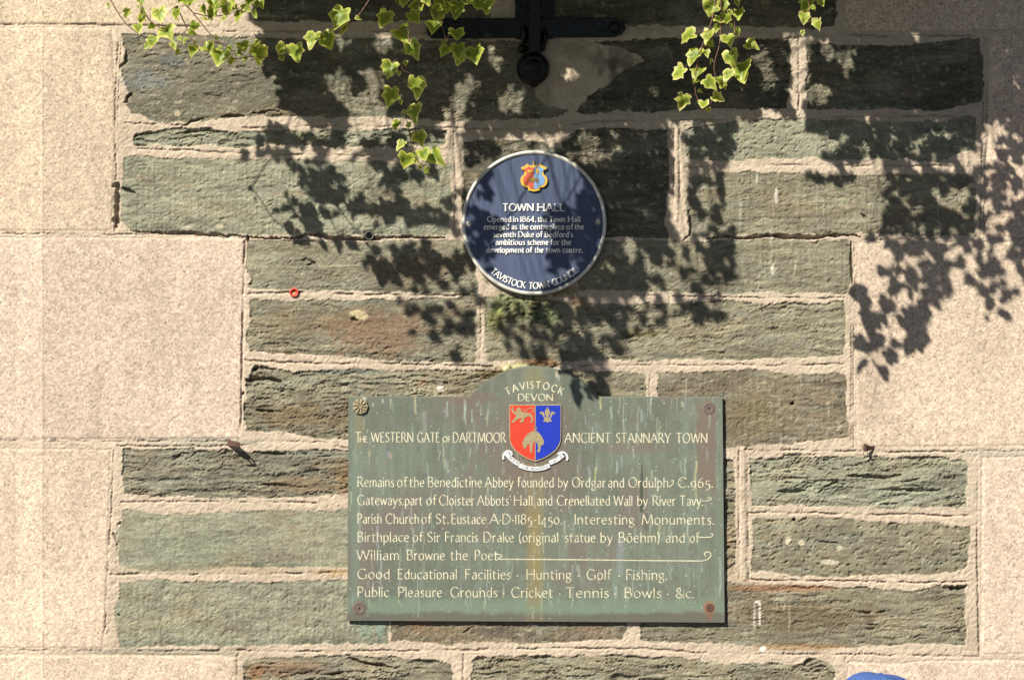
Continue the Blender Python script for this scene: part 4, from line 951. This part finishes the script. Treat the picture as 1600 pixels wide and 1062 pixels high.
# each trail: label, depth, stems (first point is the upper end), leaves (x, y, width px, turn of tip degrees, yellow)
TRAILS = [
 ("ivy trail with small leaves over pale granite at the upper left corner", .52,
  [[(158,-14),(172,0),(191,30),(207,46),(229,60),(250,68),(276,77)], [(268,-10),(290,8),(308,28),(330,55),(350,69),(364,72)], [(276,10),(290,40),(298,58),(306,72)], [(214,-10),(232,30),(262,50),(296,66)], [(218,-12),(219,4),(221,24)], [(300,20),(330,26),(360,22)]],
  [(200,14,15,30,.1),(214,38,17,-15,.2),(222,24,15,20,.6),(248,14,27,-25,.25),(241,58,19,10,.2),(258,42,28,-30,.25),(268,67,15,-40,.2),(233,68,12,30,.1),(226,-4,14,20,0),(221,15,12,-30,0),(276,16,16,10,-.2),(306,36,16,20,-.3),(302,72,20,15,.2),(318,72,17,-60,.5),(284,-4,22,-30,.1),(278,12,12,60,-.2),(291,60,10,20,.3)]),
 ("long ivy trail swinging left across the dark slate below the top edge", .56,
  [[(585,-14),(577,0),(555,30),(522,54),(500,69),(482,78),(470,82),(448,86),(420,90),(390,89),(370,92),(345,87),(318,78)], [(330,64),(352,72),(372,86)]],
  [(536,14,36,15,0),(539,38,16,10,.6),(505,52,28,-20,.05),(492,52,27,10,.55),(462,70,29,-15,.1),(445,70,20,40,.5),(404,72,32,0,.1),(396,68,18,-60,.1),(378,68,20,-10,-.1),(347,78,31,10,.15),(364,92,15,60,.2),(330,66,16,20,-.1),(372,80,14,-60,.1)]),
 ("tuft of ivy leaves on the top edge right of the small leaved trail", .54,
  [[(330,-16),(345,-4),(357,8),(380,20)], [(396,-14),(400,-2),(404,6)]],
  [(357,4,22,20,.05),(382,6,17,-40,.1),(378,18,20,10,.1),(397,17,14,-20,.2),(404,0,15,-30,.2),(344,8,16,30,-.2),(338,-6,16,0,0),(327,-6,22,-20,0),(370,12,14,60,.1),(316,10,16,-20,.1),(334,14,18,25,.2),(388,-4,18,10,.1),(300,-8,18,20,0),(366,-8,20,-10,.2),(352,26,12,30,.3),(312,-8,18,30,.1)]),
 ("longest ivy trail hanging straight down left of the round blue plaque", .62,
  [[(612,-16),(619,5),(632,30),(634,48),(640,66),(630,90),(628,110),(630,140),(633,165),(635,185),(640,210),(643,230),(650,247),(658,257),(668,263)], [(660,-14),(655,0),(655,18)]],
  [(622,46,28,-30,.15),(640,66,30,-25,.15),(612,98,26,20,.3),(650,122,33,-8,.15),(612,138,29,5,.35),(650,164,29,-5,.25),(623,189,19,8,.3),(654,206,23,-15,.3),(631,221,18,25,.35),(635,241,27,18,.3),(660,234,22,-20,.15),(672,238,28,-55,.2),(650,250,14,60,.4),(605,18,27,25,-.15),(641,20,22,-40,.05),(633,-7,20,15,.15),(655,2,26,15,.1),(668,-8,20,-20,.1),(624,112,8,0,.6),(626,156,8,10,.6)]),
 ("short ivy trail in front of the left arm of the black iron bracket", .60,
  [[(662,-16),(668,0),(680,25),(690,40),(697,62),(705,75),(715,84)], [(690,-14),(712,-4),(735,2)]],
  [(680,34,24,15,0),(692,10,28,50,.15),(712,46,27,-10,.1),(715,4,26,5,-.3),(733,-4,25,-25,.15),(756,2,30,-15,.2),(699,72,22,20,.1),(716,70,26,-10,.1),(742,74,31,-15,.05),(718,84,20,15,.2),(697,64,14,10,0),(683,-6,20,-30,.1),(703,10,20,70,.2),(728,80,14,-50,.3)]),
 ("bushy ivy trail with bright yellow green leaves between bracket and right side", .71,
  [[(1120,-14),(1118,0),(1115,22),(1106,50),(1098,70),(1090,95),(1086,130),(1088,150),(1096,162),(1110,170)], [(1142,-12),(1145,10),(1148,40),(1152,72),(1148,100),(1142,126),(1124,128)], [(1126,-10),(1126,40),(1124,70),(1116,100),(1118,122)]],
  [(1110,2,25,10,.4),(1128,2,17,-10,.2),(1150,-2,14,-20,.3),(1152,14,24,-15,.35),(1135,22,17,15,.2),(1117,30,17,-60,.3),(1084,52,28,60,.4),(1110,48,23,15,.4),(1136,56,25,-20,.3),(1166,68,21,-70,.45),(1092,80,29,5,.35),(1140,80,28,-15,.35),(1068,106,25,50,.5),(1096,108,25,15,.5),(1103,124,23,-40,.4),(1161,98,33,-10,.2),(1141,110,21,10,.45),(1156,112,24,-20,.3),(1130,122,18,20,.4),(1069,148,24,15,.5),(1114,150,19,-70,.5),(1100,158,18,-10,.5),(1111,92,8,0,.6),(1122,40,14,20,.2),(1150,44,14,-15,.2),(1104,78,16,-20,.3),(1148,92,14,20,.3)]),
 ("tiny ivy sprig at the top edge right of the bushy yellow green trail", .76,
  [[(1260,-14),(1263,2),(1266,30)]],
  [(1262,-2,23,15,.4),(1281,-2,15,-30,.4),(1257,20,19,10,.5),(1278,30,18,5,.5),(1254,48,9,0,.4),(1270,10,10,-40,.3)]),
]
def build_trails():
    rnd = random.Random(11)
    top = 900 - 1330
    for label, d, stems, leaves in TRAILS:
        root = empty("ivy_trail", P(stems[0][0][0], -430, d))
        tag(root, label, "ivy", "ivy trails hanging down from the planter")
        bm = bmesh.new(); fo = Foliage()
        for i, s in enumerate(stems):
            pts = [P(x, y, d) for x, y in catmull(s, 5)]
            x0, y0 = s[0]
            up = [P(x0 + 16 * k + 8 * math.sin(k), y0 - 60 * k, d + .02 * k) for k in range(7, 0, -1)] if i == 0 else []
            tube(bm, up + pts, .0021, .0011)
            for p in up[:-1]:
                for _ in range(2): fo.leaf(p + Vector((rnd.uniform(-.03, .03), rnd.uniform(-.02, .02), 0)), rnd.uniform(.04, .06), rnd.uniform(-.9, .9), rnd.uniform(-.5, .2), rnd.uniform(-.6, .6), rnd)
        for x, y, w, a, yl in leaves:
            dd = d + rnd.uniform(-.02, .02)
            p = P(x, y, dd); size = w / PXM * (CAM_D - dd) / CAM_D * 1.08
            best = min((P(qx, qy, d) for s in stems for qx, qy in s), key=lambda q: (q - p).length)
            if (best - p).length > .006: tube(bm, [best, (best + p) / 2 + Vector((0, 0, .004)), p], .0009, .0007, 5)
            fo.leaf(p, size, math.radians(a + rnd.uniform(-8, 8)), rnd.uniform(-.8, .3), rnd.uniform(-.8, .5), rnd, rnd.uniform(.85, 1.05) if w > 16 else rnd.uniform(.6, .95), yl * .5 + rnd.uniform(-.12, .12))
        # the small young leaves along the stems
        for s in stems:
            c_ = catmull(s, 6)
            for i in range(3, len(c_) - 1, 4):
                if rnd.random() < .5:
                    dd = d + rnd.uniform(-.03, .03)
                    fo.leaf(P(c_[i][0] + rnd.uniform(-6, 6), c_[i][1] + rnd.uniform(-2, 6), dd), rnd.uniform(.013, .026), rnd.uniform(-1.2, 1.2), rnd.uniform(-.8, .3), rnd.uniform(-.9, .9), rnd, rnd.uniform(.6, 1), rnd.uniform(-.15, .35))
        fo.build("leaves", root)
        bm_obj("stem", bm, M_STEM, root, True)

# where the unseen growth above the picture throws its shade on the wall: (spacing px, outline)
SHADE = [
 (15, [(440,185),(720,190),(720,250),(600,262),(440,246)]), (17, [(585,250),(720,250),(722,372),(640,352),(600,310)]), (27, [(560,375),(720,370),(765,470),(742,566),(690,545),(640,500),(600,460)]),
 (22, [(1000,352),(1150,352),(1148,470),(1090,500),(1010,520),(1000,450)]), (20, [(905,430),(1010,430),(1000,520),(950,590),(860,575),(800,520),(860,470)]), (18, [(760,470),(860,480),(860,566),(780,560)]),
 (20, [(1400,270),(1530,262),(1600,240),(1610,460),(1540,470),(1480,400)]),
 (11, [(398,-60),(401,20),(404,60),(408,110),(425,125),(445,140),(446,172),(470,190),(700,196),(760,215),(905,205),(1040,192),(1240,182),(1530,182),(1545,200),(1640,200),(1640,-60)]),
 (15, [(386,205),(430,196),(560,194),(700,196),(704,240),(640,262),(570,258),(520,244),(440,246),(410,250),(374,248)]),
 (11, [(700,200),(860,230),(905,205),(1046,195),(1050,250),(1046,370),(1010,385),(1000,430),(960,445),(948,400),(945,300),(890,235),(800,232),(740,260),(724,300),(712,290)]),
 (12, [(860,240),(905,250),(945,300),(945,420),(925,440),(890,400),(870,350),(884,330),(890,290),(868,262)]),
 (12, [(744,278),(781,270),(779,300),(776,322),(750,318)]), (12, [(868,300),(886,330),(906,350),(906,420),(880,420),(862,385),(852,360)]), (12, [(752,385),(785,388),(785,418),(765,415)]), (12, [(860,400),(900,400),(890,430),(862,440)]),
 (13, [(726,310),(748,330),(770,345),(762,380),(772,420),(790,440),(770,440),(745,410),(728,370)]),
 (12, [(1070,196),(1146,190),(1150,222),(1134,258),(1128,275),(1132,330),(1118,348),(1090,340),(1076,310),(1072,250)]),
 (12, [(1256,186),(1300,184),(1530,182),(1528,262),(1300,262),(1290,246),(1270,214)]),
 (12, [(1250,268),(1300,264),(1530,264),(1528,366),(1500,372),(1400,372),(1345,368),(1380,345),(1384,300),(1370,284),(1330,290),(1252,282)]),
 (12, [(1546,180),(1640,180),(1640,262),(1606,240),(1570,250),(1546,236)]),
 (12, [(1340,372),(1400,372),(1480,376),(1486,420),(1478,462),(1462,482),(1440,470),(1424,440),(1408,412),(1380,396)]),
 (12, [(1420,470),(1462,486),(1458,520),(1434,524)]),
 (12, [(1545,260),(1560,250),(1575,300),(1562,340),(1546,330)]), (13, [(1580,330),(1640,290),(1640,430),(1600,450),(1590,410),(1570,390)]),
 (12, [(448,256),(500,246),(524,262),(540,296),(512,306),(506,326),(488,312),(470,290)]), (12, [(524,272),(536,268),(546,300),(536,306)]),
 (14, [(590,262),(700,262),(706,300),(700,350),(640,352),(622,330),(610,300)]),
 (16, [(640,380),(668,376),(690,400),(716,424),(706,448),(620,446),(600,424),(560,418),(556,404),(590,408)]),
 (14, [(700,372),(722,382),(726,420),(712,430)]),
 (17, [(630,470),(690,464),(712,476),(690,512),(652,500)]), (13, [(712,470),(742,486),(748,530),(730,536),(716,505)]), (13, [(636,505),(652,512),(648,534),(632,530)]), (12, [(706,544),(724,544),(724,562),(708,562)]),
 (12, [(1102,345),(1140,368),(1150,420),(1132,458),(1104,440),(1096,400)]), (13, [(1000,372),(1060,352),(1060,378),(1010,410)]),
 (12, [(905,425),(1000,424),(1006,450),(960,470),(915,462)]), (13, [(922,470),(985,468),(988,500),(950,520),(925,500)]), (13, [(1030,498),(1062,484),(1086,468),(1104,478),(1142,488),(1110,502),(1064,506)]),
 (13, [(954,515),(976,510),(980,560),(968,570),(955,545)]), (13, [(876,520),(920,536),(948,560),(930,590),(905,582),(880,560)]),
 (13, [(824,494),(846,508),(844,526),(832,520)]), (13, [(780,510),(790,512),(794,544),(786,540)]), (13, [(884,490),(896,505),(890,522),(880,510)]), (12, [(860,470),(895,480),(890,500),(868,492)]),
]
LIT = [(862,604,26,16),(800,345,16,10),(800,365,14,8),(868,275,11,10),(890,316,10,10),(850,330,8,6),(505,38,11,18),(595,60,10,22),(530,70,8,9),(524,124,10,20),(536,148,10,18),(575,116,12,8),(590,128,8,12),(570,170,30,22),(620,190,18,7),(592,190,30,9),(724,126,10,10),(769,75,5,12),(773,98,5,6),(708,160,9,20),(731,134,8,9),(786,160,8,16),(806,160,10,14),(695,178,5,5),(892,116,5,6),(706,200,12,10),(703,230,10,12),(712,260,11,30),(660,225,12,8),(535,240,12,6),(472,238,14,6),(466,198,8,7),(500,205,10,8),(560,215,12,12),(600,210,8,8),(630,212,8,8),
       (1246,70,12,30),(1246,120,9,30),(1246,160,10,16),(1240,45,16,8),(1200,28,6,8),(1185,95,9,10),(1198,128,9,14),(1282,150,12,14),(1320,82,10,9),(1322,110,6,9),(1286,78,6,14),(1204,185,10,14),(1328,40,8,5),(1435,52,7,5),(1590,136,5,7),(1524,182,6,4),(1510,244,9,6),(1555,200,8,7),
       (800,222,12,6),(920,222,11,9),(952,236,16,10),(918,250,8,12),(1020,140,5,5),(1470,310,12,12),(1500,312,9,14),(1355,270,10,16),(1365,282,14,12),(1265,215,10,12),(1240,212,14,20),(880,280,8,18),(900,300,10,16),(930,380,8,8),(1060,290,5,14),(985,390,8,10),(1100,310,10,12),(1170,40,6,6),(660,300,26,16),(690,288,14,14),(690,420,6,6),(1430,410,6,6),(1360,395,20,10),(1290,225,6,8)]
def build_mass():
    rnd = random.Random(23)
    root = empty("ivy_plant", W(640, -430, .75))
    tag(root, "dense ivy growing out of the long planter trough and shading the wall below", "ivy")
    fo = Foliage(); bm = bmesh.new()
    e = -SUN_T / (-SUN_T.y)          # step towards the sun for one metre away from the wall
    e = Vector((-SUN_T.x / SUN_T.y, -1, -SUN_T.z / SUN_T.y))
    k = 0
    for sp, poly in SHADE:
        sp = sp * (.88 if sp < 12 else .95)
        xs_ = [p[0] for p in poly]; ys_ = [p[1] for p in poly]
        gx, gy = np.meshgrid(np.arange(min(xs_), max(xs_), sp), np.arange(min(ys_), max(ys_), sp))
        gx = gx + np.array([[rnd.uniform(-.45, .45) * sp for _ in r] for r in gx]); gy = gy + np.array([[rnd.uniform(-.45, .45) * sp for _ in r] for r in gy])
        ins = poly_sdf(gx.astype(np.float32), gy.astype(np.float32), poly) > 2
        for x, y in zip(gx[ins], gy[ins]):
            if any(((x - a) / (c + 9)) ** 2 + ((y - b) / (d + 9)) ** 2 < 1 for a, b, c, d in LIT): continue
            D = max(.42 + .5 * rnd.random() ** 1.5, (y + 34) / 528 + .10 * rnd.random())
            p = W(x, y) + e * D
            s = rnd.uniform(.036, .052) if y < 200 else rnd.uniform(.027, .041)
            fo.leaf(p + Vector((0, 0, s * .35)), s, rnd.uniform(-.9, .9), rnd.uniform(-.45, .25), rnd.uniform(-.55, .45), rnd, rnd.uniform(.85, 1.05), rnd.uniform(-.1, .2))
            k += 1
            if k % 14 == 0:
                q = Vector((p.x + rnd.uniform(-.12, .12), -rnd.uniform(.6, .9), W(0, -440).z))
                if q.z > p.z + .05: tube(bm, [p, p + (q - p) * .4 + Vector((rnd.uniform(-.02, .02), 0, -.02)), q], .0012, .0024, 5)
    # more growth spilling over the planter's front, and up from its soil
    for _ in range(500):
        x = rnd.uniform(80, 1500); D = rnd.uniform(.5, .95)
        p = W(x, rnd.uniform(-560, -440), D)
        fo.leaf(p, rnd.uniform(.04, .06), rnd.uniform(-1.2, 1.2), rnd.uniform(-.9, .3), rnd.uniform(-.8, .8), rnd)
    fo.build("leaves", root); bm_obj("stem", bm, M_STEM, root, True)

def box(bm, lo, hi):
    c = (lo + hi) / 2; s = hi - lo
    bmesh.ops.create_cube(bm, size=1, matrix=Matrix.Translation(c) @ Matrix.Diagonal((abs(s.x), abs(s.y), abs(s.z), 1)))

def build_planter():
    root = empty("planter_trough", W(790, -430, .72))
    tag(root, "long dark timber planter trough carried by the black iron bracket", "planter")
    wood = plain("dark_timber", (.09, .06, .04), .7, noise=.3, nscale=14)
    bm = bmesh.new()
    x0, x1 = 70, 1510
    box(bm, W(x0, -430, .52), W(x1, -436, .92))
    for a, b in ((.52, .54), (.90, .92)): box(bm, W(x0, -436.5, a), W(x1, -520, b))
    for a, b in ((x0, x0 + 10), (x1 - 10, x1)): box(bm, W(a, -436.5, .5402), W(b, -520, .8998))
    bm_obj("trough", bm, wood, root)
    bm = bmesh.new(); box(bm, W(x0 + 11, -437, .5405), W(x1 - 11, -505, .8995))
    bm_obj("soil", bm, plain("soil", (.04, .028, .02), .95, noise=.4, nscale=40), root)

def build_bracket():
    iron = plain("black_gloss_iron", (.005, .0045, .004), .3, noise=.3, nscale=60, bump=.004, bscale=55, spec=.28)
    root = empty("iron_bracket", W(834, 135))
    tag(root, "black iron wall bracket with cross bar and round boss above the blue plaque", "bracket")
    # the back plate, cross bar, scroll end
    bm = bmesh.new()
    box(bm, W(805, -560, .002), W(866, 62, .016))
    bmesh.ops.bevel(bm, geom=list(bm.edges), offset=.003, segments=2, affect='EDGES'); bm_obj("back_plate", bm, iron, root, False)
    bar = [(676,30),(960,29),(972,33),(978,44),(972,54),(960,59),(676,61),(668,55),(666,45),(669,34)]
    cb = slab("cross_bar", bar, .001, .020, iron, root, .003)
    for x in (684, 960): turned("bolt", x, 44, [(9, .0195), (9, .023), (7.5, .026), (4, .0275), (1, .028)], iron, cb, 20)
    bm = bmesh.new()
    arm = [W(835, 84, .05), W(835, 40, .060), W(835, -60, .075), W(835, -180, .12), W(835, -290, .22), W(835, -370, .38), W(835, -418, .60), W(835, -424, .90)]
    n = len(arm); prev = None
    for i, p in enumerate(arm):
        d = (arm[min(i + 1, n - 1)] - arm[max(i - 1, 0)]).normalized(); t = d.cross(Vector((1, 0, 0))).normalized()
        ring = [bm.verts.new(p + Vector((sx * .0165, 0, 0)) + t * st * .008) for sx, st in ((-1, -1), (1, -1), (1, 1), (-1, 1))]
        if prev: [bm.faces.new((prev[k], prev[(k + 1) % 4], ring[(k + 1) % 4], ring[k])) for k in range(4)]
        else: bm.faces.new(ring)
        prev = ring
    bm.faces.new(prev); bm_obj("arm", bm, iron, root)
    bm = bmesh.new(); box(bm, W(826, 86, .012), W(844, -560, .045)); bm_obj("rib", bm, iron, root)
    bs = turned("boss", 833, 108, [(25, .0), (26, .012), (25, .028), (21, .040), (15, .046), (13, .043), (12, .048), (6, .051), (1, .052)], iron, root, 36)
    # pointed drop below the boss and the curled leaves above it
    bm = bmesh.new(); bmesh.ops.create_uvsphere(bm, u_segments=16, v_segments=10, radius=1, matrix=Matrix.Translation(W(834, 124, .016)) @ Matrix.Diagonal((.022, .018, .028, 1))); bm_obj("drop", bm, iron, root, True)
    for x, y, rx, rz, ry in ((819, 56, .014, .030, .020), (816, 78, .015, .014, .022), (846, 74, .015, .018, .022), (826, 84, .010, .012, .030), (851, 60, .010, .026, .016)):
        bm = bmesh.new(); bmesh.ops.create_uvsphere(bm, u_segments=14, v_segments=10, radius=1, matrix=Matrix.Translation(W(x, y, .026)) @ Matrix.Diagonal((rx, ry, rz, 1)))
        for v in bm.verts: v.co += v.normal * .0012 * math.sin(v.co.x * 600 + v.co.z * 420)
        bm_obj("curl", bm, iron, root, True)

def build_small():
    red = plain("red_plastic", (.55, .06, .035), .45)
    o = turned("wall_plug", 459.5, 457, [(7.2, -.001), (7.2, .005), (6.2, .0062), (5.0, .0058), (4.4, .004), (4.2, -.002), (.5, -.002)], red, None, 28)
    tag(o, "red plastic wall plug with open hole set in the mortar joint", "wall plug")
    f = bmesh.new(); bmesh.ops.create_icosphere(f, subdivisions=2, radius=1, matrix=Matrix.Translation(W(460, 459, .001)) @ Matrix.Diagonal((.0062, .003, .0048, 1)))
    bm_obj("filler", f, plain("yellow_filler", (.42, .30, .12), .9, noise=.3, nscale=300), o)
    # left: a flat iron eye driven into the joint
    root = empty("iron_spike", W(360, 694))
    tag(root, "rusty flat iron spike sticking out of the joint left of the green plaque", "spike")
    bm = bmesh.new()
    pth = [W(356, 690, -.01), W(360, 692, .006), W(366, 693.5, .020), W(372, 694.5, .036)]
    prev = None
    for i, p in enumerate(pth):
        hz, hx = (.0080, .0060) if i < 3 else (.0062, .0055)
        ring = [bm.verts.new(p + Vector((a * hx, 0, b * hz))) for a, b in ((-1, -1), (1, -1), (1, 1), (-1, 1))]
        if prev: [bm.faces.new((prev[k], prev[(k + 1) % 4], ring[(k + 1) % 4], ring[k])) for k in range(4)]
        else: bm.faces.new(ring)
        prev = ring
    bm.faces.new(prev); bm_obj("shank", bm, M_RUST, root)
    bm = bmesh.new(); c = W(374, 696, .043)
    pts = [c + Vector((.004 * math.cos(a), -.012 * math.cos(a), .0075 * math.sin(a))) for a in [k * math.pi / 9 for k in range(19)]]
    tube(bm, pts, .0024, n=6); bm_obj("eye", bm, M_RUST, root, True)
    # right: a rusted fixing with a wire loop
    root = empty("wire_fixing", W(1357, 712))
    tag(root, "rusty iron fixing with small wire loop in the joint right of the green plaque", "fixing")
    bm = bmesh.new()
    prof = [(1366, 699, .0, 3.2), (1362, 699.5, .006, 3.0), (1356, 700, .014, 4.4), (1352, 699.5, .021, 6.4), (1350, 699.5, .023, 6.6)]
    prev = None
    for x, y, h, r in prof:
        ring = [bm.verts.new(W(x + r * .35 * math.cos(a), y + r * math.sin(a), h)) for a in [k * math.pi / 5 for k in range(10)]]
        if prev: [bm.faces.new((prev[k], prev[(k + 1) % 10], ring[(k + 1) % 10], ring[k])) for k in range(10)]
        else: bm.faces.new(ring)
        prev = ring
    bm.faces.new(prev); bm_obj("bolt_head", bm, M_RUST, root)
    bm = bmesh.new(); pts = [W(1351.5 + 3.3 * math.sin(a), 708.5 - 4.4 * math.cos(a), .022) for a in [k * math.pi / 10 for k in range(21)]]
    tube(bm, pts, .0011, n=6); bm_obj("wire_loop", bm, M_SCREW, root, True)
    lead = plain("lead_pipe", (.09, .082, .07), .6, noise=.3, nscale=200)
    o = turned("weep_pipe", 577, 368, [(7.4, -.016), (7.4, .002), (6.4, .003), (5.0, .002), (4.6, -.015), (.5, -.0152)], lead, None, 26)
    tag(o, "short grey weep pipe end in the crack between two slate courses", "pipe")

def skin_mesh(name, chains, mat, parent, sub=2):
    """chains: lists of (point, radius); consecutive points joined, shared points welded"""
    bm = bmesh.new(); lay = bm.verts.layers.skin.verify(); seen = {}
    def vert(p, r):
        key = tuple(round(c, 4) for c in p)
        if key not in seen:
            v = bm.verts.new(p); v[lay].radius = r if isinstance(r, tuple) else (r, r); seen[key] = v
        return seen[key]
    for ch in chains:
        vs = [vert(p, r) for p, r in ch]
        for a, b in zip(vs[:-1], vs[1:]): bm.edges.new((a, b))
    bm.verts.ensure_lookup_table(); bm.verts[0][lay].use_root = True
    me = bpy.data.meshes.new(name); bm.to_mesh(me); bm.free()
    o = link_mesh(name, me, mat, parent)
    o.modifiers.new("skin", 'SKIN').use_smooth_shade = True
    s = o.modifiers.new("sub", 'SUBSURF'); s.levels = sub; s.render_levels = sub
    return o

def build_person():
    D = 4.6
    top = P(1368, 1047.6, D)
    c = Vector((top.x + .010, top.y, top.z - .0985))          # centre of the cap's rim
    base = Vector((c.x, c.y, 0))
    root = empty("person", base)
    tag(root, "person in royal blue cap standing before the wall at the lower right corner", "person")
    k = c.z / 1.64
    q = lambda x, y, z: base + Vector((x, y, z)) * k      # the figure looks towards -x (left), wall on its right
    skin = plain("skin", (.50, .30, .22), .55)
    Hh = 1.0
    body = [[(q(0,0,.95), .13), (q(0,0,1.12), .125), (q(0,0,1.30), .14), (q(0,0,1.42), .09), (q(-.01,0,1.48), .055), (q(-.02,0,1.56), .085), (q(-.01,0,1.66), .088), (q(0,0,1.70), .06)],
            [(q(-.02,0,1.56), .085), (q(-.10,0,1.55), .014)]]
    for s in (-1, 1):
        body.append([(q(0,0,1.30), .14), (q(0,s*.18,1.40), .06), (q(.02,s*.23,1.12), .045), (q(-.06,s*.22,.88), .034), (q(-.08,s*.22,.80), (.02,.036)), (q(-.085,s*.22,.745), (.016,.032))])
        for j, (fx, ln) in enumerate(((-.026, .062), (-.009, .074), (.009, .07), (.026, .056))):
            body.append([(q(-.085,s*.22,.745), (.016,.032)), (q(-.088+fx,s*.22,.715), .009), (q(-.098+fx,s*.215,.745-ln), .008)])
        body.append([(q(-.08,s*.22,.80), (.02,.036)), (q(-.118,s*.21,.765), .011), (q(-.128,s*.205,.735), .009)])
        body.append([(q(0,0,.95), .13), (q(0,s*.10,.88), .095), (q(-.01,s*.10,.50), .058), (q(.02,s*.10,.10), .04), (q(.0,s*.10,.05), .045), (q(-.16,s*.11,.035), .035)])
    skin_mesh("body", body, skin, root)
    shirt = [[(q(0,0,.92), .155), (q(0,0,1.12), .148), (q(0,0,1.30), .16), (q(0,0,1.43), .10)]]
    trous = [[(q(0,0,.97), .15), (q(0,0,.92), .15)]]
    for s in (-1, 1):
        shirt.append([(q(0,0,1.30), .16), (q(0,s*.18,1.40), .078), (q(.02,s*.23,1.14), .066)])
        trous.append([(q(0,0,.92), .15), (q(0,s*.10,.86), .11), (q(-.01,s*.10,.50), .082), (q(.02,s*.10,.12), .07)])
    skin_mesh("shirt", shirt, plain("white_cotton", (.6, .6, .58), .9), root)
    skin_mesh("trousers", trous, plain("navy_cotton", (.03, .04, .07), .9), root)
    # the cap: six panels, a raised front, button and peak
    cap = plain("blue_cotton", (.042, .088, .265), .75, noise=.08, nscale=60, bump=.0004, bscale=900)
    bm = bmesh.new(); NA, NR = 72, 16; rings = []
    for i in range(NR + 1):
        t = i / NR * math.pi / 2; ring = []
        if i == NR: break
        for j in range(NA):
            a = 2 * math.pi * j / NA
            seam = abs(math.cos(3 * a + .5))
            f = .35 + .65 * math.cos(math.pi / 6) / math.cos(((a + .35) % (math.pi / 3)) - math.pi / 6) * 1.06
            r = .094 * math.cos(t) ** .80 * f
            front = max(0, -math.cos(a)) ** 1.5
            z = .092 * math.sin(t) ** 1.0 + .013 * front * math.sin(2 * t) ** .7 * (1 if t > 0 else 0)
            z -= .0022 * math.exp(-((1 - seam) * 14)) * 0
            ring.append(bm.verts.new(c + Vector((r * 1.10 * math.cos(a), r * .98 * math.sin(a), z))))
        rings.append(ring)
    for A, B in zip(rings[:-1], rings[1:]):
        for j in range(NA): bm.faces.new((A[j], A[(j + 1) % NA], B[(j + 1) % NA], B[j]))
    ap = bm.verts.new(c + Vector((0, 0, .0915)))
    for j in range(NA): bm.faces.new((rings[-1][j], rings[-1][(j + 1) % NA], ap))
    cp = bm_obj("cap", bm, cap, root, False)
    bm = bmesh.new(); outl = []
    for s, h in ((1, 0), (1, -.003)):
        outl.append([bm.verts.new(c + Vector((-.085 - .085 * max(0, math.cos(a)) * 1.0 * (1 if r else 0) - (0 if r else 0), .088 * math.sin(a) * (1 if r else .95), .004 + h - .02 * (1 - math.cos(a)) - (.012 if r else 0)))) for r in (0, 1) for a in [math.radians(-80 + 160 * i / 20) for i in range(21)]])
    for L in outl:
        for i in range(20): bm.faces.new((L[i], L[i + 1], L[21 + i + 1], L[21 + i]))
    bm_obj("peak", bm, cap, cp, True)
    bm = bmesh.new(); bmesh.ops.create_uvsphere(bm, u_segments=12, v_segments=8, radius=1, matrix=Matrix.Translation(c + Vector((0, 0, .0918))) @ Matrix.Diagonal((.007, .007, .003, 1)))
    bm_obj("button", bm, cap, cp, True)

build_trails()
build_mass()
build_planter()
build_bracket()
build_small()
build_person()
